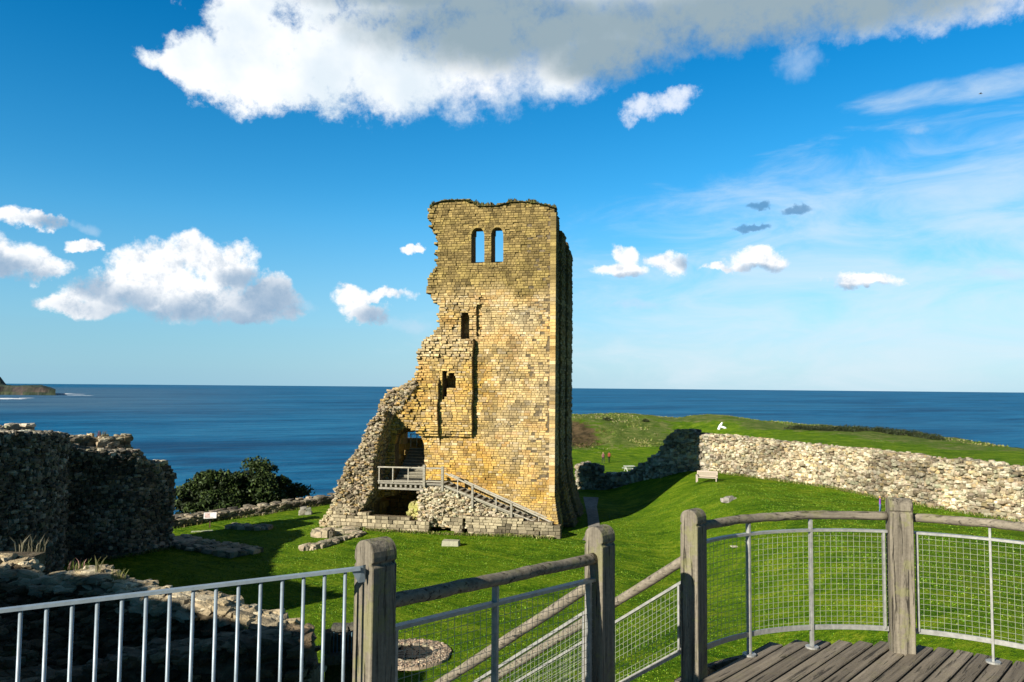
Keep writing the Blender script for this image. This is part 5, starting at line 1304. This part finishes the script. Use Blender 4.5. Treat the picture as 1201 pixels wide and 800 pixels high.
# people
def person(c, h, rz, legs, top, hair, label, pose='walk', group=None, bag=None):
    """one skinned figure; height h; colours by height on the body; hair as a child"""
    k = h/1.75; st = .16 if pose == 'walk' else .05
    J = {'pel': (0, 0, .96), 'w': (0, 0, 1.14), 'ch': (0, 0, 1.36), 'nk': (0, .0, 1.50), 'hd': (0, -.01, 1.60), 'ht': (0, 0, 1.70),
         'hl': (.10, 0, .92), 'kl': (.11, -st, .50), 'al': (.11, -st*.3, .08), 'tl': (.12, -st*.3-.16, .04), 'hr': (-.10, 0, .92), 'kr': (-.11, st*.4, .50), 'ar': (-.11, st*1.6, .08), 'tr': (-.12, st*1.6-.16, .04),
         'sl': (.19, 0, 1.42), 'el': (.25, st*.5, 1.14), 'wl': (.26, st*.1, .90), 'fl': (.26, 0, .80), 'sr': (-.19, 0, 1.42), 'er': (-.25, -st*.3, 1.14), 'wr': (-.26, -st, .92), 'fr': (-.26, -st-.03, .82)}
    Rr = dict(pel=.15, w=.13, ch=.16, nk=.06, hd=.095, ht=.08, hl=.10, kl=.065, al=.045, tl=.035, hr=.10, kr=.065, ar=.045, tr=.035, sl=.065, el=.045, wl=.035, fl=.035, sr=.065, er=.045, wr=.035, fr=.035)
    E = [('pel', 'w'), ('w', 'ch'), ('ch', 'nk'), ('nk', 'hd'), ('hd', 'ht'), ('pel', 'hl'), ('hl', 'kl'), ('kl', 'al'), ('al', 'tl'), ('pel', 'hr'), ('hr', 'kr'), ('kr', 'ar'), ('ar', 'tr'), ('ch', 'sl'), ('sl', 'el'), ('el', 'wl'), ('wl', 'fl'), ('ch', 'sr'), ('sr', 'er'), ('er', 'wr'), ('wr', 'fr')]
    names = list(J); me = bpy.data.meshes.new('person'); me.from_pydata([tuple(k*q for q in J[n]) for n in names], [(names.index(a), names.index(b_)) for a, b_ in E], [])
    o = bpy.data.objects.new('person', me); link(o); o.location = tuple(c); o.rotation_euler = (0, 0, rz)
    sk = o.modifiers.new('skin', 'SKIN'); 
    for i, n in enumerate(names): me.skin_vertices[0].data[i].radius = (Rr[n]*k, Rr[n]*k*.8)
    me.skin_vertices[0].data[0].use_root = True
    ss_ = o.modifiers.new('sub', 'SUBSURF'); ss_.levels = 1; ss_.render_levels = 2
    m, T, b = mat('clothes'); g = T.n('ShaderNodeTexCoord').outputs['Object']; sx = T.n('ShaderNodeSeparateXYZ'); T.put(sx.inputs[0], g)
    z = T.m('DIVIDE', sx.outputs[2], h)
    T.put(b.inputs['Base Color'], T.ramp(z, [(0, (.04, .035, .03)), (.05, legs), (.54, top), (.86, (.55, .33, .24))], 'CONSTANT')); b.inputs['Roughness'].default_value = .9
    me.materials.append(m); tag(o, label, 'person', group)
    mb = MB(); mb.tube([(0, .02*k, 1.60*k), (0, .03*k, 1.70*k), (0, .01*k, 1.77*k)], [.10*k, .11*k, .05*k], 10); mb.build('hair', simple('hair', hair, .7), o, smooth=True)
    if bag: mb = MB(); mb.box((0, .20*k, 1.26*k), (.30*k, .18*k, .42*k)); x = mb.build('backpack', simple('backpack cloth', bag, .8)); x.parent = o
    return o
c = onground(707.5, 543.5, 95, 160); person(c, c[1]*12.8/900, R(20), (.03, .03, .04), (.28, .13, .12), (.35, .22, .12), 'person in a pale red top and dark trousers walking left beside a companion', group='people walking on the far lawn')
c = onground(714.5, 542.5, 95, 160); person(c, c[1]*12.6/900, R(160), (.015, .015, .02), (.22, .05, .03), (.03, .02, .015), 'dark-haired person in a rust red jacket walking right of a companion', group='people walking on the far lawn')
c = onground(1032.5, 602, 30, 80); person(c, c[1]*19.5/900, R(60), (.10, .16, .30), (.22, .07, .42), (.55, .28, .10), 'small child in a purple coat and blue jeans beside the flat-fronted post', pose='stand')

# well: ring of stones with a dark grated shaft
def build_well():
    c = WELL; w_ = empty('old_well', c); tag(w_, 'round pebbly well ring with a dark open pit on the lawn', 'well')
    r0, r1 = 1.0, 1.75; mb = MB(); n = 40; V = []
    for k in range(n):
        a = 2*math.pi*k/n; rr = r1*(1+(vnoise(k*.5, 2)-.5)*.08)
        V += [(math.cos(a)*rr, math.sin(a)*rr, -.05), (math.cos(a)*rr*.97, math.sin(a)*rr*.97, .10), (math.cos(a)*r0, math.sin(a)*r0, .10), (math.cos(a)*r0, math.sin(a)*r0, -1.2)]
    F = []; G_ = []
    for k in range(n):
        a, b_ = 4*k, 4*((k+1) % n); F += [(a, b_, b_+1, a+1), (a+1, b_+1, b_+2, a+2)]; G_.append((a+2, b_+2, b_+3, a+3))
    mb.add(V, F, (.3, .26, .2)); dk_ = simple('shade-black shaft stone', (.025, .023, .02), .9, 0, .5, 6, bd=.03); sh_ = MB(); sh_.add(V, G_); sh_.build('shaft_lining', dk_, w_); mb.build('gravel_ring', simple('pebbly ring', (.30, .235, .17), .95, 0, .55, 14, bd=.03), w_)  # lining and bottom coloured near black to stand for shade in the pit
    mb = MB(); C, S_, A = [], [], []
    for k in range(700):
        a = random.random()*6.283; r = math.sqrt(random.uniform(r0**2, (r1*.98)**2)); s = random.uniform(.05, .13); C.append((math.cos(a)*r, math.sin(a)*r, .11)); S_.append((s, s*.8, s*.6)); t = random.random()*3; A.append(((math.cos(t), math.sin(t), 0), (-math.sin(t), math.cos(t), 0), (0, 0, 1)))
    stones(mb, np.array(C), np.array(S_), np.array(A), pal(700, [(.36, .27, .19), (.28, .21, .15), (.46, .38, .28), (.2, .16, .12)], [3, 3, 2, 2], .2), .6, .15); mb.build('pebbles', M_RUB, w_)
    mb = MB(); C = []; 
    for k in range(15):
        a = 2*math.pi*k/15+.2; C.append((math.cos(a)*1.04, math.sin(a)*1.04, .10))
    t = np.array([2*math.pi*k/15+.2 for k in range(15)]); A = np.stack([np.stack([-np.sin(t), np.cos(t), 0*t], -1), np.stack([np.cos(t), np.sin(t), 0*t], -1), np.tile([0, 0, 1.], (15, 1))], 1)
    stones(mb, np.array(C), np.tile([.30, .12, .10], (15, 1)), A, pal(15, *FND, .2), .4, .15); mb.build('kerb_stones', M_RUB, w_)
    mb = MB()
    V = [(0, 0, -1.1)]+[(math.cos(2*math.pi*k/20)*r0, math.sin(2*math.pi*k/20)*r0, -1.1) for k in range(20)]; mb.add(V, [(0, 1+k, 1+(k+1) % 20) for k in range(20)], (.05, .05, .05)); mb.build('well_bottom', dk_, w_)
    mb = MB()
    for k in range(5): y = -.4+k*.2; h = math.sqrt(r0*r0-y*y); mb.bar((-h, y, .04), (h, y, .04), .03, .03)
    for k in range(2): x = -.25+k*.5; h = math.sqrt(r0*r0-x*x); mb.bar((x, -h, .07), (x, h, .07), .03, .02)
    mb.build('iron_grate', M_DARK, w_)
build_well()
# small iron grille by the ruin
def build_grille():
    p = at(404, 752, 17.5); g_ = empty('iron_grille', p); tag(g_, 'small blue-grey iron grille set in stone beyond the last railing bars', 'grille')
    m = simple('blue grey iron', (.12, .22, .28), .5, .3)
    for k in range(7): mb = MB(); mb.bar((-.24+k*.08, 0, -.26), (-.24+k*.08, 0, .20), .018, .018, up=(0, 1, 0)); mb.build('bar', m, g_)
    mb = MB(); stones(mb, np.array([(-.1, .06, .28), (.25, .1, .29), (-.2, .0, -.36), (.2, .0, -.38), (-.40, .1, -.05), (.38, .1, -.05)]), np.array([(.4, .3, .14), (.34, .3, .12), (.45, .4, .22), (.45, .4, .24), (.2, .3, .5), (.2, .3, .5)]), np.repeat(np.eye(3)[None], 6, 0), pal(6, *DARKS, .1), .4, .15); mb.build('stone_surround', M_RUB, g_)
    mb = MB(); mb.box((0, .55, -3.4), (.9, .9, 7.0), (.1, .1, .09)); mb.build('masonry_pier', M_EARTH, g_)
build_grille()

# hedge along the cliff
def leaf_mass(mb, c, rad, n, sz, cols, flat=1.0):
    c = np.asarray(c, float)
    d = rng.normal(size=(n, 3)); d /= np.linalg.norm(d, axis=1)[:, None]; d[:, 2] = np.abs(d[:, 2])*1.0-.25*(rng.random(n) < .3)
    r = rng.random(n)**.35; P = c+d*r[:, None]*np.array(rad)
    a = rng.normal(size=(n, 3)); a /= np.linalg.norm(a, axis=1)[:, None]; b_ = np.cross(a, rng.normal(size=(n, 3))); b_ /= np.linalg.norm(b_, axis=1)[:, None]
    s = sz*(.5+rng.random(n))[:, None]
    V = np.stack([P-a*s, P+b_*s*.45, P+a*s, P-b_*s*.45], 1)
    mb.batch(V, np.array([(0, 1, 2, 3)]), np.array(cols)[rng.integers(0, len(cols), n)]*(.7+.6*rng.random((n, 1))))
def build_hedge():
    mb = MB(); pts = [(932, 502.5), (960, 503.5), (1000, 504.5), (1040, 506.5), (1075, 510), (1098, 514)]
    P = [onground(x, y+1.5, 90, 200) for x, y in pts]
    for t in np.linspace(0, 5, 60):
        i = min(4, int(t)); q = P[i]+(P[i+1]-P[i])*(t-i); h = .9*(1-.5*abs(t-2.2)/3)+.25*math.sin(t*7)*.4
        leaf_mass(mb, q+np.array([random.uniform(-.4, .4), random.uniform(-.8, .8), 0]), (1.4, 1.3, h+.25), 260, .13, [(.02, .032, .012), (.03, .045, .015), (.04, .045, .02)])
    tag(mb.build('gorse_hedge', M_LEAF), 'dark low gorse hedge along the cliff edge at right', 'hedge')
    for px, py, r, lb in [(712, 491.5, .9, 'tiny dark bush on the skyline right of the keep'), (757, 493, .7, 'low dark bush on the headland skyline')]:
        c = onground(px, py+1.6, 100, 230); mb = MB(); leaf_mass(mb, c, (r*1.3, r, r*.9), 500, .12, [(.02, .03, .012), (.035, .045, .015)]); tag(mb.build('bush', M_LEAF), lb, 'bush', 'bushes on the headland')
build_hedge()

# dark evergreen shrubs behind the boundary wall
def build_shrub(c, rad, n, label, seed):
    c = np.asarray(c, float); t = empty('evergreen_shrub', c-np.array([0, 0, 4.5])); tag(t, label, 'shrub', 'dark evergreens behind the boundary wall')
    loc = np.array(t.location); mb = MB(); tr = MB(); r_ = np.random.default_rng(seed)
    for k in range(42):
        d = r_.normal(size=3); d /= np.linalg.norm(d); d[2] = abs(d[2])*1.1-.35
        q = d*np.array(rad)*(.62+.36*r_.random()); s = .6+1.1*r_.random()
        leaf_mass(mb, c+q-loc, (s, s, s*.8), n//42, .17, [(.022, .040, .010), (.036, .062, .014), (.06, .09, .022), (.014, .024, .008)])
        if k % 4 == 0: tr.tube([(0, 0, 0), (q[0]*.3, q[1]*.3, 2.5), q+c-loc], [.22, .13, .04], 6, (.3,)*3)
    leaf_mass(mb, c-loc+np.array([0, 0, -.8]), (rad[0]*.9, rad[1]*.9, rad[2]*.9), n//5, .22, [(.010, .018, .006), (.02, .03, .01)])
    mb.build('crown', M_LEAF, t); tr.build('trunk', simple('bark', (.09, .07, .05), .95), t)
def shrub_px(px, ytop, hw, Y, n, label, seed, zb=-16.0):
    top = at(px, ytop, Y); rx = hw*Y/900.; cz = (top[2]+zb)/2-.2; rz = top[2]-cz-.35
    build_shrub((top[0], Y, cz), (rx-.4, rx*.7, rz), n, label, seed)
shrub_px(303, 531, 42, 83, 17000, 'taller rounded dark evergreen shrub nearest the keep behind the boundary wall', 1)
shrub_px(247, 541, 46, 80, 17000, 'broad dark evergreen shrub beside the dark left wall', 2)
shrub_px(342, 572, 20, 86, 5000, 'small low evergreen sprig right of the rounded shrubs', 3, zb=-12.6)

# rough grass on the headland (uncountable)
def build_rough_grass():
    mb = MB(); n = 40000
    X = rng.uniform(4, 78, n); Y = rng.uniform(112, 204, n); s = edge_sd(X, Y)
    keep_ = (s > .2) & (np.abs(X/Y) < .70) & ((vnoise(X/7, Y/7, 0, 55)+.5*vnoise(X/2, Y/2, 0, 58)) > np.where(s < 5, .35, np.where((X < 30) & (Y > 144), .62, 1.2)))
    X, Y = X[keep_], Y[keep_]; n = len(X); Z = ground(X, Y)-.03
    h = rng.uniform(.06, .18, n)*(1+.6*(vnoise(X/5, Y/5, 0, 61) > .6)); a = rng.random(n)*6.28; w_ = h*.6
    dx, dy = np.cos(a)*w_, np.sin(a)*w_; lx, ly = rng.normal(0, .12, n), rng.normal(0, .12, n)
    V = np.stack([np.stack([X-dx, Y-dy, Z], -1), np.stack([X+dx, Y+dy, Z], -1), np.stack([X+dx*.5+lx, Y+dy*.5+ly, Z+h*.8], -1), np.stack([X-dx*.3+lx*1.5, Y-dy*.3+ly*1.5, Z+h], -1)], 1)
    cols = np.array([(.26, .23, .10), (.18, .19, .05), (.10, .16, .02), (.32, .28, .14), (.08, .13, .02)]); ci = (vnoise(X/6, Y/6, 0, 71)*3.2+rng.random(n)*1.8).astype(int) % 5
    br = np.exp(-((X-12)**2/60+(Y-158)**2/200.)) > .35; c = cols[ci]*(.75+.5*rng.random((n, 1))); c[br] = c[br]*np.array([.5, .38, .35])
    mb.batch(V, np.array([(0, 1, 2, 3)]), c)
    tag(mb.build('rough_grass', M_LEAF), 'straw-coloured rough grass covering the headland', 'rough grass', kind='stuff')
build_rough_grass()

def build_lawn_grass():
    def blades(name, X, Y, h, wd, cols, label, cat):
        n = len(X); Z = ground(X, Y)-.01; a = rng.random(n)*6.28; dx, dy = np.cos(a)*wd, np.sin(a)*wd; lx, ly = rng.normal(0, .5, n)*h, rng.normal(0, .5, n)*h
        V = np.stack([np.stack([X-dx, Y-dy, Z], -1), np.stack([X+dx, Y+dy, Z], -1), np.stack([X+dx*.4+lx, Y+dy*.4+ly, Z+h], -1), np.stack([X-dx*.4+lx*.8, Y-dy*.4+ly*.8, Z+h*.9], -1)], 1)
        mb = MB(); mb.batch(V, np.array([(0, 1, 2, 3)]), np.array(cols)[rng.integers(0, len(cols), n)]*(.7+.6*rng.random((n, 1))))
        tag(mb.build(name, M_LEAF), label, cat, kind='stuff')
    n = 120000; t = rng.random(n); Y = 28+40*t**.8; X = Y*rng.uniform(-.68, .68, n); k = (edge_sd(X, Y) > 1) & (vnoise(X*1.1, Y*1.1, 0, 88) > .35); u_ = (X-KO[0])*KL[0]+(Y-KO[1])*KL[1]; w_ = (X-KO[0])*KF[0]+(Y-KO[1])*KF[1]; k &= ~((u_ > -1) & (u_ < 18) & (w_ > -2.7)) & (np.hypot(X-WELL[0], Y-WELL[1]) > 1.8)
    X, Y = X[k], Y[k]
    blades('lawn_grass', X, Y, rng.uniform(.02, .06, len(X)), rng.uniform(.015, .04, len(X)), [(.06, .16, .004), (.09, .20, .006), (.14, .26, .012), (.035, .11, .004), (.20, .28, .03)], 'short bright lawn grass in front of the keep', 'grass')
    XS, YS = [], []
    def along(path, m_, off):
        P = np.array(path, float)
        for i in range(len(P)-1):
            d = P[i+1]-P[i]; L = np.linalg.norm(d); n_ = int(L*m_); t = rng.random(n_); nn = np.array([d[1], -d[0]])/L
            q = P[i]+d*t[:, None]+nn*(off+np.abs(rng.normal(0, .16, n_)))[:, None]; XS.extend(q[:, 0]); YS.extend(q[:, 1])
    along([at(px, 600, Y_)[:2] for px, Y_ in [(835, 77.0), (900, 71.5), (980, 65), (1060, 57.5), (1130, 53), (1196, 49.5)]], 150, .05)
    along([at(px, 600, Y_)[:2] for px, Y_ in [(77, 51.3), (160, 54.5), (201, 57)]], 120, .1)
    along([at(px, 600, Y_)[:2] for px, Y_ in [(196, 64), (228, 66), (262, 68.5), (330, 72.5), (384, 76.5)]], 90, .05)
    along([K(17.6, -2.65, 0)[:2], K(8, -2.65, 0)[:2], K(-.4, -2.65, 0)[:2]], 110, .02)
    X, Y = np.array(XS), np.array(YS)
    blades('verge_grass', X, Y, rng.uniform(.05, .26, len(X)), rng.uniform(.015, .05, len(X)), [(.08, .13, .015), (.14, .18, .03), (.26, .24, .09), (.05, .09, .01), (.18, .15, .05)], 'uneven taller grass along the feet of the walls', 'grass')
build_lawn_grass()

def build_gull():
    p = at(1150, 110, 320); g_ = MB(); s = 1.5
    g_.tube([(-.5*s, 0, 0), (-.2*s, 0, .03*s), (.3*s, 0, 0), (.55*s, 0, -.02*s)], [.03*s, .12*s, .10*s, .03*s], 8, (.12,)*3)
    for sg in (-1, 1): g_.add([(.15*s, 0, .05*s), (-.15*s, 0, .05*s), (-.1*s, sg*.7*s, .28*s), (.12*s, sg*.7*s, .28*s), (-.2*s, sg*1.5*s, .16*s)], [(0, 1, 2, 3), (3, 2, 4)], (.10,)*3)
    o = g_.build('sea_bird', M_LEAF); o.location = tuple(p); o.rotation_euler = (R(12), 0, R(-20)); tag(o, 'dark gliding sea bird high in the wispy cloud at upper right', 'bird')
build_gull()
